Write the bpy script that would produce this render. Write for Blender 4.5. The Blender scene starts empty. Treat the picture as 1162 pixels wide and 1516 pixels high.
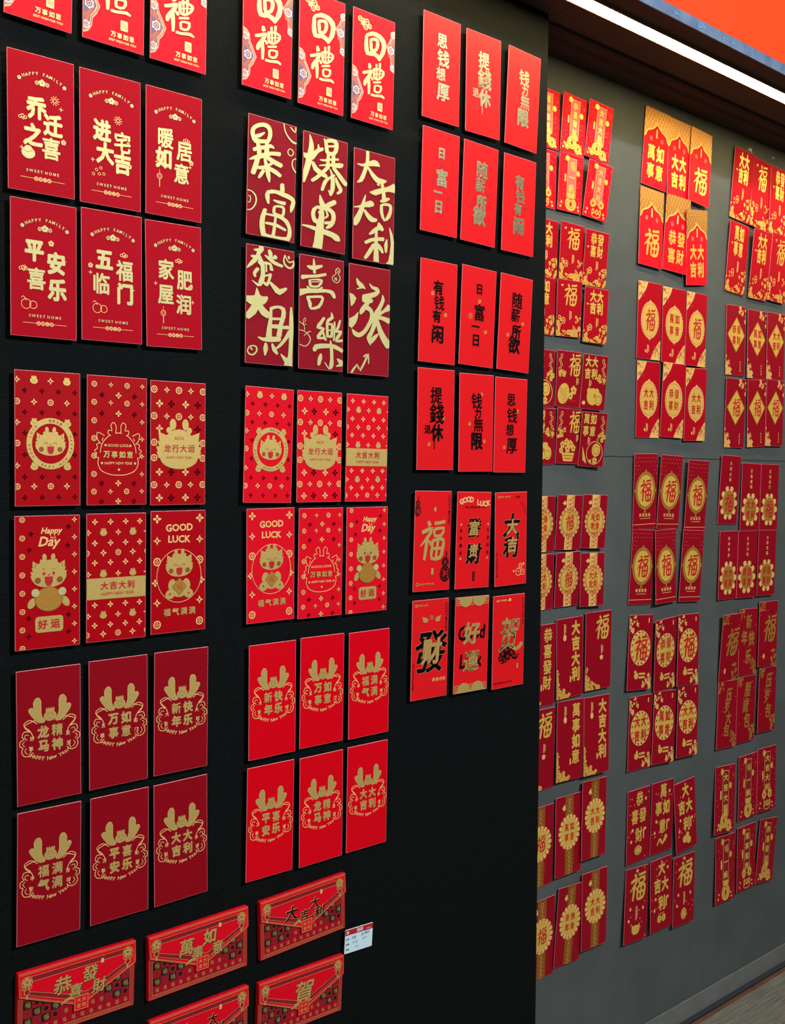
import bpy, bmesh, math, random
from mathutils import Matrix, Vector
from mathutils.geometry import tessellate_polygon
R = random.Random(8)
D2R = math.radians
scn = bpy.context.scene
COL = scn.collection

# ------------------------------------------------------------------ camera
cam_d = bpy.data.cameras.new('camera'); cam = bpy.data.objects.new('camera', cam_d); COL.objects.link(cam)
cam_d.sensor_fit = 'HORIZONTAL'; cam_d.sensor_width = 36.0; cam_d.lens = 1508.32 * 36.0 / 1162.0
cam_d.clip_start = 0.02; cam_d.clip_end = 60
rt, up, fw = (0.75967925, -0.65003517, 0.01848553), (0.01788864, 0.04930459, 0.99862358), (0.65005187, 0.75830293, -0.04908392)
cam.matrix_world = Matrix(((rt[0], up[0], -fw[0], 0), (rt[1], up[1], -fw[1], 0), (rt[2], up[2], -fw[2], 1.36), (0, 0, 0, 1)))
scn.camera = cam

# ------------------------------------------------------------------ light of the place
world = bpy.data.worlds.new('hall_world'); scn.world = world; world.use_nodes = True
world.node_tree.nodes['Background'].inputs[0].default_value = (0.80, 0.90, 1.0, 1)
world.node_tree.nodes['Background'].inputs[1].default_value = 0.035
def area(name, loc, target, sx, sy, power, col, spread=180):
    d = bpy.data.lights.new(name, 'AREA'); d.shape = 'RECTANGLE'; d.size = sx; d.size_y = sy; d.energy = power; d.color = col; d.spread = D2R(spread)
    o = bpy.data.objects.new(name, d); COL.objects.link(o); o.location = loc
    o.rotation_euler = (Vector(target) - Vector(loc)).to_track_quat('-Z', 'Y').to_euler(); return o
area('hall_ceiling_lamp', (2.3, -2.2, 3.90), (0.5, 1.3, 1.1), 0.5, 0.16, 74, (0.86, 0.97, 1.0), 110)
area('hall_ceiling_lamp', (-1.2, -3.4, 4.1), (1.0, 1.3, 1.2), 0.6, 0.3, 60, (0.92, 0.98, 1.0))
STRIP_E = 44.0
scn.view_settings.view_transform = 'Standard'; scn.view_settings.look = 'None'
scn.view_settings.exposure = 0.0; scn.view_settings.gamma = 1.0; scn.view_settings.use_curve_mapping = False

# ------------------------------------------------------------------ materials
def lin(c): return tuple(((x / 255) / 12.92 if x / 255 <= 0.04045 else ((x / 255 + 0.055) / 1.055) ** 2.4) for x in c) + (1,)
def mat(name, col, rough=0.6, metal=0.0, noise=0.0, nscale=60, bump=0.0, bscale=300, emit=None, estr=0, spec=0.5, col2=None, stretch=None):
    m = bpy.data.materials.new(name); m.use_nodes = True; nt = m.node_tree; b = nt.nodes['Principled BSDF']
    c = lin(col); b.inputs['Base Color'].default_value = c
    b.inputs['Roughness'].default_value = rough; b.inputs['Metallic'].default_value = metal
    b.inputs['Specular IOR Level'].default_value = spec
    tc = nt.nodes.new('ShaderNodeTexCoord'); src = tc.outputs['Object']
    if stretch:
        mp = nt.nodes.new('ShaderNodeMapping'); mp.inputs['Scale'].default_value = stretch
        nt.links.new(src, mp.inputs['Vector']); src = mp.outputs['Vector']
    if noise or col2:
        n = nt.nodes.new('ShaderNodeTexNoise'); n.inputs['Scale'].default_value = nscale; n.inputs['Detail'].default_value = 5
        nt.links.new(src, n.inputs['Vector'])
        rp = nt.nodes.new('ShaderNodeValToRGB'); rp.color_ramp.elements[0].position = 0.3; rp.color_ramp.elements[1].position = 0.7
        lo = lin(col2) if col2 else tuple(x * (1 - noise) for x in c[:3]) + (1,)
        hi = c if col2 else tuple(min(1, x * (1 + noise)) for x in c[:3]) + (1,)
        rp.color_ramp.elements[0].color = lo; rp.color_ramp.elements[1].color = hi
        nt.links.new(n.outputs['Fac'], rp.inputs['Fac']); nt.links.new(rp.outputs['Color'], b.inputs['Base Color'])
    if bump:
        n2 = nt.nodes.new('ShaderNodeTexNoise'); n2.inputs['Scale'].default_value = bscale; n2.inputs['Detail'].default_value = 3
        nt.links.new(src, n2.inputs['Vector'])
        bp = nt.nodes.new('ShaderNodeBump'); bp.inputs['Strength'].default_value = bump; bp.inputs['Distance'].default_value = 0.002
        nt.links.new(n2.outputs['Fac'], bp.inputs['Height']); nt.links.new(bp.outputs['Normal'], b.inputs['Normal'])
    if emit:
        b.inputs['Emission Color'].default_value = lin(emit); b.inputs['Emission Strength'].default_value = estr
    return m
M = {
 'bright': mat('bright_red_paper', (228, 8, 32), 0.55, spec=0.09, noise=0.06, nscale=500, bump=0.05, bscale=900),
 'salmon': mat('glossy_red_paper', (228, 24, 30), 0.45, spec=0.10, noise=0.04, nscale=400, bump=0.03, bscale=700),
 'crimson': mat('crimson_pearl_paper', (178, 4, 28), 0.6, spec=0.06, noise=0.08, nscale=700, bump=0.08, bscale=900),
 'wine': mat('wine_red_paper', (176, 0, 14), 0.45, spec=0.12, noise=0.08, nscale=700, bump=0.08, bscale=900),
 'deep': mat('deep_red_paper', (146, 4, 22), 0.5, spec=0.12, noise=0.08, nscale=700, bump=0.08, bscale=900),
 'grey_red': mat('plain_red_card', (150, 8, 28), 0.42, spec=0.12, noise=0.06, nscale=500, bump=0.05, bscale=900),
 'edge': mat('paper_cut_edge', (226, 120, 130), 0.7),
 'gold': mat('gold_foil', (234, 194, 112), 0.45, metal=0.6, noise=0.05, nscale=200),
 'gold_deep': mat('deep_gold_foil', (222, 156, 66), 0.42, metal=0.6, noise=0.10, nscale=400),
 'gold_pale': mat('pale_gold_foil', (206, 190, 128), 0.55, metal=0.3, noise=0.04, nscale=200),
 'gold_line': mat('matt_gold_ink', (246, 188, 120), 0.6, metal=0.2),
 'gold_wall': mat('warm_gold_foil', (244, 192, 84), 0.45, metal=0.35, noise=0.05, nscale=200),
 'gold_line_wall': mat('warm_gold_ink', (240, 188, 104), 0.6, metal=0.2),
 'mirror': mat('mirror_gold_foil', (240, 226, 180), 0.3, metal=1.0, bump=0.25, bscale=260),
 'black': mat('black_foil', (10, 8, 8), 0.25, bump=0.1, bscale=200),
 'redink': mat('red_ink', (190, 20, 26), 0.5),
 'darkred': mat('dark_red_ink', (140, 10, 24), 0.5),
 'brown': mat('gold_shade_ink', (158, 84, 28), 0.5, metal=0.3),
 'darkfoil': mat('red_foil', (150, 14, 20), 0.22, metal=0.9),
 'pink': mat('pink_ink', (242, 92, 84), 0.55),
 'white': mat('white_ink', (206, 206, 212), 0.6),
 'cream': mat('cream_ink', (214, 168, 140), 0.6),
 'purple': mat('violet_ink', (110, 80, 124), 0.6),
 'peach': mat('peach_ink', (190, 84, 56), 0.6),
 'blueink': mat('blue_biro', (70, 80, 130), 0.6),
 'card': mat('white_card', (214, 232, 240), 0.5, noise=0.03, nscale=300),
 'wine2': mat('matt_wine_paper', (146, 14, 30), 0.6, spec=0.08, noise=0.05, nscale=500, bump=0.05, bscale=900),
 'wine3': mat('wallet_body_card', (176, 10, 34), 0.4, spec=0.12, noise=0.05, nscale=300),
 'bright2': mat('bright_pearl_paper', (222, 0, 22), 0.42, spec=0.12, noise=0.08, nscale=700, bump=0.08, bscale=900),
 'edge_pink': mat('flap_cut_edge', (232, 84, 100), 0.6),
 'foam': mat('foam_tape', (20, 20, 22), 0.9),
}
# ------------------------------------------------------------------ object helpers
def tag(o, label=None, cat=None, group=None, kind=None):
    if label:
        assert 4 <= len(label.split()) <= 16, label
        o['label'] = label
    if cat: o['category'] = cat
    if group: o['group'] = group
    if kind: o['kind'] = kind
    return o
def add(name, me, parent=None):
    o = bpy.data.objects.new(name, me); COL.objects.link(o)
    if parent: o.parent = parent
    return o
def mesh_of(name, verts, faces, mats, idx=None):
    me = bpy.data.meshes.new(name); me.from_pydata(verts, [], faces)
    for m in mats: me.materials.append(m)
    if idx:
        for p, i in zip(me.polygons, idx): p.material_index = i
    me.update(); return me
def box_data(x0, x1, y0, y1, z0, z1, V, F):
    n = len(V)
    V += [(x0, y0, z0), (x1, y0, z0), (x1, y1, z0), (x0, y1, z0), (x0, y0, z1), (x1, y0, z1), (x1, y1, z1), (x0, y1, z1)]
    F += [tuple(n + i for i in f) for f in ((0, 3, 2, 1), (4, 5, 6, 7), (0, 1, 5, 4), (1, 2, 6, 5), (2, 3, 7, 6), (3, 0, 4, 7))]
def boxes(name, lst, m, parent=None, bevel=0):
    V, F = [], []
    for b in lst: box_data(*b, V, F)
    me = mesh_of(name, V, F, [m])
    if bevel:
        bm = bmesh.new(); bm.from_mesh(me); bmesh.ops.bevel(bm, geom=bm.edges[:], offset=bevel, segments=2, affect='EDGES'); bm.to_mesh(me); bm.free()
    return add(name, me, parent)

# ------------------------------------------------------------------ the setting
m_black = mat('black_painted_board', (11, 14, 14), 0.75, noise=0.25, nscale=220, bump=0.6, bscale=420, spec=0.08)
m_grey = mat('grey_painted_wall', (84, 86, 84), 0.7, noise=0.10, nscale=9, bump=0.35, bscale=260, spec=0.12)
m_soff = mat('brown_soffit_board', (50, 54, 50), 0.8, noise=0.15, nscale=30, bump=0.2, bscale=200)
m_mould = mat('brown_moulding', (60, 54, 48), 0.8, spec=0.2)
m_trim = mat('blue_grey_trim', (128, 148, 178), 0.45, metal=0.1, col2=(96, 112, 142), nscale=26)
m_plank = mat('grey_wood_plank', (132, 130, 122), 0.55, col2=(84, 82, 78), nscale=9, bump=0.3, bscale=40, stretch=(1.2, 26, 1))
m_dark = mat('dark_gap', (14, 12, 12), 0.9)
m_brown = mat('brown_floor_strip', (104, 62, 50), 0.6, noise=0.25, nscale=20)
m_skirt = mat('grey_skirting_board', (112, 110, 106), 0.6, noise=0.12, nscale=14, bump=0.4, bscale=90)
WY, PY, SZ = 1.377, 1.275, 2.185
# far grey wall: upper and lower sheet with a fine joint
w = boxes('wall_back', [(-1.2, 4.6, WY, WY + 0.05, 1.3815, SZ + 0.2), (-1.2, 4.6, WY, WY + 0.05, 0.0, 1.380), (-1.2, 4.6, WY + 0.004, WY + 0.05, 1.379, 1.382)], m_grey)
tag(w, kind='structure')
# black board in front of it, its free edge a little out of plumb
V = [(-1.2, PY, 0.0), (1.489, PY, 0.0), (1.447, PY, SZ), (-1.2, PY, SZ), (-1.2, WY, 0.0), (1.489, WY, 0.0), (1.447, WY, SZ), (-1.2, WY, SZ)]
w = add('wall_front', mesh_of('wall_front', V, [(0, 1, 2, 3), (1, 5, 6, 2), (4, 7, 6, 5), (0, 3, 7, 4), (3, 2, 6, 7), (0, 4, 5, 1)], [m_black]))
tag(w, kind='structure')
# soffit with a butt joint across it
w = boxes('ceiling', [(-1.2, 1.456, 1.131, WY, SZ, SZ + 0.16), (1.4575, 4.6, 1.131, WY, SZ, SZ + 0.16), (1.45, 1.46, 1.131, WY, SZ + 0.003, SZ + 0.16)], m_soff)
tag(w, kind='structure')
# moulding where soffit meets the grey wall
prof = [(1.290, SZ), (1.292, SZ - 0.006), (1.299, SZ - 0.010), (1.306, SZ - 0.008), (1.312, SZ - 0.003), (1.322, SZ - 0.004), (1.330, SZ - 0.010), (1.345, SZ - 0.012), (WY, SZ - 0.012), (WY, SZ)]
V, F = [], []
for x in (1.449, 4.6): V += [(x, y, z) for y, z in prof]
n = len(prof)
F = [(i, (i + 1) % n, n + (i + 1) % n, n + i) for i in range(n)] + [tuple(range(n)), tuple(range(2 * n - 1, n - 1, -1))]
w = add('trim_1', mesh_of('trim_1', V, F, [m_mould])); tag(w, kind='structure')
w = boxes('trim_2', [(-1.2, 4.6, 1.1285, 1.131, SZ - 0.0005, SZ + 0.0205)], m_trim); tag(w, kind='structure')
# skirting
w = boxes('baseboard_back', [(-1.2, 4.6, WY - 0.004, WY, 0.0, 0.048)], m_skirt, bevel=0.001); tag(w, kind='structure')
# floor: sub-floor, brown strip, planks as pieces
fl = boxes('floor', [(-1.2, 4.6, -2.6, WY - 0.004, -0.06, -0.014)], m_dark); tag(fl, kind='structure')
boxes('floor_strip', [(1.45, 4.6, 1.3435, 1.3575, -0.014, -0.003)], m_brown, fl)
y = 1.3425; row = 0
protos = {}
while y > -2.5:
    x = -1.2 - (0.4 + row * 0.47) % 1.2
    while x < 4.6:
        x0, x1 = max(x, -1.2), min(x + 1.2, 4.6)
        if x1 - x0 > 0.05:
            key = round(x1 - x0, 3)
            if key not in protos:
                V, F = [], []; box_data(0, key - 0.002, -0.188, 0, -0.014, 0, V, F); protos[key] = mesh_of('plank', V, F, [m_plank])
            o = add('plank', protos[key], fl); o.location = (x0, y, 0)
        x += 1.2
    y -= 0.190; row += 1
# red light-box sign on the front of the soffit
m_sign = mat('red_lightbox_acrylic', (190, 30, 10), 0.35, emit=(255, 82, 26), estr=0.85, noise=0.03, nscale=3)
sg = boxes('lightbox_sign', [(-1.2, 4.6, 1.1275, 1.131, SZ + 0.021, SZ + 0.45)], m_sign)
tag(sg, 'glowing orange-red sign panel above the blue-grey trim', 'sign')
# LED strip under the soffit
ls = bpy.data.objects.new('led_strip_light', None); COL.objects.link(ls); ls.location = (1.7, 1.192, SZ)
tag(ls, 'long white LED strip light fixed under the dark soffit', 'lamp')
m_led = mat('led_diffuser', (255, 255, 245), 0.5, emit=(255, 232, 168), estr=STRIP_E)
m_ch = mat('aluminium_channel', (170, 168, 150), 0.35, metal=0.8)
boxes('channel', [(-2.7, 2.8, -0.0175, -0.0145, -0.006, 0), (-2.7, 2.8, 0.0145, 0.0175, -0.006, 0), (-2.7, 2.8, -0.0145, 0.0145, -0.0015, 0)], m_ch, ls)
boxes('diffuser', [(-2.7, 2.8, -0.0142, 0.0142, -0.0048, -0.0016)], m_led, ls)
# torn tape and plaster flecks
def fleck(name, lab, cat, x, y, z, w, h, rot, m, ceil=False, group=None):
    rr = random.Random(int(x * 1000)); n = 9
    pts = [(w / 2 * math.cos(i / n * 6.283) * rr.uniform(.7, 1.1), h / 2 * math.sin(i / n * 6.283) * rr.uniform(.6, 1.1)) for i in range(n)]
    V = [(p[0], -0.0006, p[1]) for p in pts] + [(p[0], 0, p[1]) for p in pts]
    F = [tuple(range(n)), tuple(range(2 * n - 1, n - 1, -1))] + [(i, n + i, n + (i + 1) % n, (i + 1) % n) for i in range(n)]
    o = add(name, mesh_of(name, V, F, [m])); o.location = (x, y, z); o.rotation_euler = (0, D2R(rot), 0)
    tag(o, lab, cat, group)
def caulk(name, x0, x1, y, z, h, m, seed, dn):
    rr = random.Random(seed); V, F = [], []; n = int((x1 - x0) / .012); zz = 0
    for i in range(n + 1):
        x = x0 + (x1 - x0) * i / n; zz = .7 * zz + rr.uniform(-.5, .5) * h; t = h * rr.uniform(.25, 1.0)
        V += [(x, y - .0012, z + zz * .5), (x, y - .0002, z + zz * .5 + t), (x, y - .0002, z + zz * .5 - .3 * t)]
    for i in range(n): F += [(3 * i, 3 * i + 3, 3 * i + 4, 3 * i + 1), (3 * i + 2, 3 * i + 5, 3 * i + 3, 3 * i)]
    tag(add(name, mesh_of(name, V, F, [m])), kind='structure')
m_caulk = mat('pale_filler', (120, 120, 114), 0.8, col2=(84, 86, 84), nscale=40)
caulk('trim_3', 1.49, 4.6, WY - .004, 0.0485, .0022, m_caulk, 2, 1)
caulk('trim_4', 2.13, 4.6, WY, SZ - 0.0135, .0011, m_caulk, 5, 1)
m_tape = mat('clear_tape_scrap', (190, 190, 180), 0.4)
TP = (('torn clear tape scrap below the moulding, above the middle grey column', 2.075, 2.142, .016, .007, -12), ('torn tape scrap under moulding, left of the far grey column', 2.32, 2.146, .02, .006, -8),
      ('short staple mark on grey wall right of gold arch envelopes', 2.15, 2.108, .010, .003, 10), ('short staple mark above the top far-column envelope', 2.325, 2.142, .012, .003, 8), ('staple mark beside the frame edge above far column', 2.43, 2.148, .014, .003, 6))
for lab, x, z, w_, h_, r_ in TP: fleck('tape_scrap', lab, 'tape', x, WY, z, w_, h_, r_, m_tape, group='scraps left on the grey wall')
fleck('tape_scrap', 'white tape fleck on the black board above the 回禮 envelopes', 'tape', 1.021, PY, 2.089, .010, .008, 20, m_tape)
m_patch = mat('pale_blue_patch', (128, 168, 200), 0.5, col2=(88, 110, 140), nscale=120)  # mottled pale blue colour for the small flat patches on the trim face
for lab, px_, w_, h_, r_ in (('pale blue patch on the blue-grey trim, nearest the black board', 1.631, .022, .008, 4), ('largest pale blue patch on the blue-grey trim', 1.713, .034, .013, -4), ('small upright pale blue patch on the blue-grey trim', 1.790, .008, .009, 3), ('rightmost pale blue patch on the blue-grey trim', 1.826, .020, .010, 0)):
    fleck('trim_patch', lab, 'scuff mark', px_, 1.1285, SZ + .010, w_, h_, r_, m_patch, group='pale patches on the blue-grey trim')


# ------------------------------------------------------------------ flat print: outlines, strokes, letters
def cat_rom(pts, n):
    p = [pts[0]] + list(pts) + [pts[-1]]; out = []
    for i in range(1, len(p) - 2):
        for j in range(n):
            t = j / n
            out.append(tuple(.5 * ((2 * b) + (-a + c) * t + (2 * a - 5 * b + 4 * c - d) * t * t + (-a + 3 * b - 3 * c + d) * t ** 3) for a, b, c, d in zip(p[i - 1], p[i], p[i + 1], p[i + 2])))
    out.append(tuple(p[-2])); return out
GC = {}
DENSE = '思退喜暖意屋润福富錢钱薪随提無發財满精新想厚貴贵運貨賀贺萬寶進壓歲樂樂展禮宅居家肥临事恭'
FO = bpy.data.curves.new('letters', 'FONT'); FO.resolution_u = 2; FO.fill_mode = 'FRONT'
FOB = bpy.data.objects.new('letters', FO); COL.objects.link(FOB)
def glyph(s, bold):
    k = (s, bold)
    if k not in GC:
        FO.body = s; FO.offset = bold; FOB.update_tag(); bpy.context.view_layer.update()
        me = bpy.data.meshes.new_from_object(FOB.evaluated_get(bpy.context.evaluated_depsgraph_get()))
        vs = [(v.co.x, v.co.y) for v in me.vertices]; fs = [tuple(p.vertices) for p in me.polygons]; bpy.data.meshes.remove(me)
        if not vs: vs = [(0, 0)]; fs = []
        xs = [v[0] for v in vs]; ys = [v[1] for v in vs]
        cx, cy = (min(xs) + max(xs)) / 2, (min(ys) + max(ys)) / 2
        GC[k] = ([(x - cx, y - cy) for x, y in vs], fs, max(xs) - min(xs), max(ys) - min(ys))
    return GC[k]
FU = "28,97,9 38,86,11|8,70,8 22,74,10 46,80,9 34,60,9 8,38,3|31,60,10 31,30,10 29,4,8|38,52,4 50,40,9|54,92,9 74,93,8 95,96,9|56,78,8 60,62,8 86,63,8 93,80,8 56,78,7|53,50,9 55,30,9 57,8,8 90,9,10 97,30,10 96,52,9 74,53,8 53,50,8|75,52,8 74,10,7|55,31,7 96,32,7"
NAMES = {'cream': 'cream_print', 'purple': 'violet_print', 'peach': 'peach_print', 'black': 'black_print', 'pink': 'pink_print', 'gold_deep': 'deep_gold_print', 'gold_line': 'fine_gold_print',
         'gold': 'gold_print', 'gold_pale': 'pale_gold_print', 'mirror': 'mirror_foil_print', 'brown': 'shade_print', 'darkfoil': 'dark_foil_print', 'darkred': 'dark_red_print', 'redink': 'red_print', 'white': 'white_print', 'blueink': 'handwriting', 'card': 'white_field'}
class Art:
    def __init__(s, w=84, h=170): s.w, s.h, s.L, s.bleed = w, h, {}, False
    def raw(s, lay, vs, fs):
        V, F = s.L.setdefault(lay, ([], [])); n = len(V); s.k = (getattr(s, 'k', 0) + 1) % 16; m = max(len(vs), 1)
        V += [(x, y, s.k * .0045 + i / m * .003) for i, (x, y) in enumerate(vs)]; F += [tuple(n + i for i in f) for f in fs]
    def fill(s, lay, pts):
        tr = tessellate_polygon([[Vector((x, y, 0)) for x, y in pts]])
        s.raw(lay, list(pts), [t for t in tr])
    def conv(s, lay, pts): s.raw(lay, list(pts), [tuple(range(len(pts)))])
    def ell(s, lay, x, y, rx, ry=None, n=16, rot=0):
        ry = ry or rx; c, q = math.cos(D2R(rot)), math.sin(D2R(rot))
        s.conv(lay, [(x + rx * math.cos(t) * c - ry * math.sin(t) * q, y + rx * math.cos(t) * q + ry * math.sin(t) * c) for t in [i / n * 2 * math.pi for i in range(n)]])
    def rect(s, lay, x, y, w, h): s.conv(lay, [(x - w / 2, y - h / 2), (x + w / 2, y - h / 2), (x + w / 2, y + h / 2), (x - w / 2, y + h / 2)])
    def rrect(s, lay, x, y, w, h, r):
        p = []
        for sx, sy, a in ((1, 1, 0), (-1, 1, 90), (-1, -1, 180), (1, -1, 270)):
            for i in range(4):
                t = D2R(a + i * 30); p.append((x + sx * (w / 2 - r) + r * math.cos(t), y + sy * (h / 2 - r) + r * math.sin(t)))
        s.conv(lay, p)
    def stroke(s, lay, pts, w=None, sm=3, closed=False):
        pts = [(p[0], p[1], p[2] if len(p) > 2 else w) for p in pts]
        if closed: pts = pts + [pts[0]]
        q = cat_rom(pts, sm) if sm > 1 else pts
        vs = []
        for i, (x, y, ww) in enumerate(q):
            if closed and i in (0, len(q) - 1): a, b = q[-2], q[1]
            else: a, b = q[max(i - 1, 0)], q[min(i + 1, len(q) - 1)]
            dx, dy = b[0] - a[0], b[1] - a[1]; l = math.hypot(dx, dy) or 1; nx, ny = -dy / l * ww / 2, dx / l * ww / 2
            vs += [(x + nx, y + ny), (x - nx, y - ny)]
        s.raw(lay, vs, [(2 * i, 2 * i + 1, 2 * i + 3, 2 * i + 2) for i in range(len(q) - 1)])
    def ring(s, lay, x, y, r, w, ry=None, n=20, scal=0, sn=0):
        ry = ry or r; vs = []
        for i in range(n + 1):
            t = i / n * 2 * math.pi; k = 1 + (scal * abs(math.sin(sn * t / 2)) if sn else 0)
            vs += [(x + (r + w / 2) * k * math.cos(t), y + (ry + w / 2) * k * math.sin(t)), (x + (r - w / 2) * math.cos(t), y + (ry - w / 2) * math.sin(t))]
        s.raw(lay, vs, [(2 * i, 2 * i + 1, 2 * i + 3, 2 * i + 2) for i in range(n)])
    def text(s, lay, t, x, y, size, bold=0.02, sx=1, sy=1, shear=0, rot=0):
        fat = bold > .02 and size > 5.5
        if fat and t in DENSE: bold = max(.016, bold * .55)
        vs, fs, w, h = glyph(t, 0 if fat else min(bold, .012)); c, q = math.cos(D2R(rot)), math.sin(D2R(rot))
        n = 16 if size > 34 else 8 if size > 22 else 6 if size > 10 else 4
        offs = [((bold - .002) * math.cos(i * 2 * math.pi / n + .4), (bold - .002) * math.sin(i * 2 * math.pi / n + .4)) for i in range(n)] if fat else [(0, 0)]
        if fat and size > 34: offs += [(p * .5, q_ * .5) for p, q_ in offs[::2]]
        for ox, oy in offs:      # heavier lettering: the thin letter printed several times, slightly shifted
            out = []
            for a, b in vs:
                a, b = a + ox * .85, b + oy * .85
                a, b = (a + shear * b) * size * sx, b * size * sy
                out.append((x + a * c - b * q, y + a * q + b * c))
            s.raw(lay, out, fs)
    def arc(s, lay, t, cx, cy, r, size, bold, a0, a1, out=True):
        for i, ch in enumerate(t):
            if ch == ' ': continue
            a = a0 + (a1 - a0) * i / (len(t) - 1)
            s.text(lay, ch, cx + r * math.cos(D2R(a)), cy + r * math.sin(D2R(a)), size, bold, rot=a - 90 if out else a + 90)
    def fu(s, lay, x, y, w, h, k=1.0, shear=0):
        for st in FU.split('|'):
            pts = [tuple(map(float, q.split(','))) for q in st.split()]
            s.stroke(lay, [(x + (a - 51) * w / 92 + shear * (b - 50) * h / 96, y + (b - 51) * h / 96, c * k * min(w, h * .8) / 88) for a, b, c in pts], sm=2)
    def traced(s, lay, key):
        for pl in TR[key].split(';'):
            p = [tuple(int(v) / 5 for v in q.split(',')) for q in pl.split()]
            n = (len(p) - 2) // 2
            fs = [(0, 1, 2), (len(p) - 1, 2 * n, 2 * n - 1)] + [(1 + 2 * i, 2 + 2 * i, 4 + 2 * i, 3 + 2 * i) for i in range(n - 1)]
            s.raw(lay, p, fs)
        s.bleed = True
    # little motifs
    def dia(s, lay, x, y, r):
        pts = []
        for i in range(8):
            a = i * math.pi / 4; k = r if i % 2 == 0 else r * .42; pts.append((x + k * math.cos(a), y + k * math.sin(a)))
        s.fill(lay, pts); s.conv('darkred', [(x + r * .3, y), (x, y + r * .3), (x - r * .3, y), (x, y - r * .3)])
    def coin(s, lay, x, y, r):
        s.ring(lay, x, y, r * .86, r * .3, n=14)
        for a in (0, 90, 180, 270): s.ell(lay, x + r * .34 * math.cos(D2R(a)), y + r * .34 * math.sin(D2R(a)), r * .2, n=6)
    def flo(s, lay, x, y, r):
        for a in (0, 90, 180, 270): s.ell(lay, x + r * .58 * math.cos(D2R(a)), y + r * .58 * math.sin(D2R(a)), r * .44, r * .3, n=8, rot=a)
        if lay != 'darkfoil': s.ell('darkred', x, y, r * .16, n=6)
    def blossom(s, lay, x, y, r, ctr=None):
        for i in range(5):
            a = D2R(90 + 72 * i); s.ell(lay, x + r * .55 * math.cos(a), y + r * .55 * math.sin(a), r * .42, n=8)
        s.ell(ctr or lay, x, y, r * .25, n=6)
    def spark(s, lay, x, y, r):
        s.stroke(lay, [(x - r, y, .3), (x, y, r * .45), (x + r, y, .3)], sm=1); s.stroke(lay, [(x, y - r, .3), (x, y, r * .45), (x, y + r, .3)], sm=1)
    def cloud(s, lay, x, y, r, k=1):
        for dx, dy, q in ((-r, 0, .55), (-.2 * r, .35 * r, .62), (.7 * r, 0, .5), (0, -.35 * r, .4)):
            s.ring(lay, x + dx, y + dy, r * q * .8, r * .22 * k, n=10)
    def icon(s, lay, x, y, r):   # tiny horned face
        s.ell(lay, x, y - r * .1, r, r * .82, n=12)
        for d in (-.45, 0, .45): s.ell(lay, x + d * r, y + r * .75, r * .22, r * .4, n=6)
        s.ell('darkred', x - r * .3, y, r * .1, n=5); s.ell('darkred', x + r * .3, y, r * .1, n=5); s.ell('darkred', x, y - r * .3, r * .16, r * .08, n=5)
    def ingot(s, lay, x, y, r, line='darkred'):
        s.ell(lay, x, y + r * .15, r * .5, r * .5, n=10)
        s.fill(lay, [(x - r, y + r * .35), (x - r * .6, y - r * .5), (x + r * .6, y - r * .5), (x + r, y + r * .35), (x + r * .45, y + r * .02), (x - r * .45, y + r * .02)])
        s.stroke(line, [(x - r * .55, y + r * .05), (x, y - r * .15), (x + r * .55, y + r * .05)], r * .08, sm=2)
    def build(s, parent, cache=None):
        order = ['peachbase', 'cream', 'purple', 'peach', 'black', 'pink', 'gold_deep', 'gold_line', 'gold', 'gold_pale', 'mirror', 'brown', 'darkfoil', 'darkred', 'redink', 'white', 'blueink']
        if not hasattr(s, 'M'):
            s.M = []
            for i, k in enumerate(s.order if hasattr(s, 'order') else order):
                if k not in s.L: continue
                V, F = s.L[k]; z = 0.00022 + 0.00009 * i
                me = mesh_of(NAMES[k], [(x / 1000, y / 1000, z + q / 1000) for x, y, q in V], F, [M.get(k + '_wall', M[k]) if getattr(s, 'wall', 0) else M[k]])
                hw, hh = s.w / 2000 - .0004, s.h / 2000 - .0004
                if any(abs(x) > s.w / 2 or abs(y) > s.h / 2 for x, y, q in V):
                    bm = bmesh.new(); bm.from_mesh(me)
                    for co, no in (((hw, 0, 0), (1, 0, 0)), ((-hw, 0, 0), (-1, 0, 0)), ((0, hh, 0), (0, 1, 0)), ((0, -hh, 0), (0, -1, 0))):
                        bmesh.ops.bisect_plane(bm, geom=bm.verts[:] + bm.edges[:] + bm.faces[:], plane_co=co, plane_no=no, clear_outer=True)
                    bm.to_mesh(me); bm.free()
                bm = bmesh.new(); bm.from_mesh(me)
                for f in bm.faces:
                    f.normal_update()
                    if f.normal.z < 0: f.normal_flip()
                bm.to_mesh(me); bm.free()
                s.M.append((NAMES[k], me))
        for nme, me in s.M: add(nme, me, parent)['kind'] = 'stuff'
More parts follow.
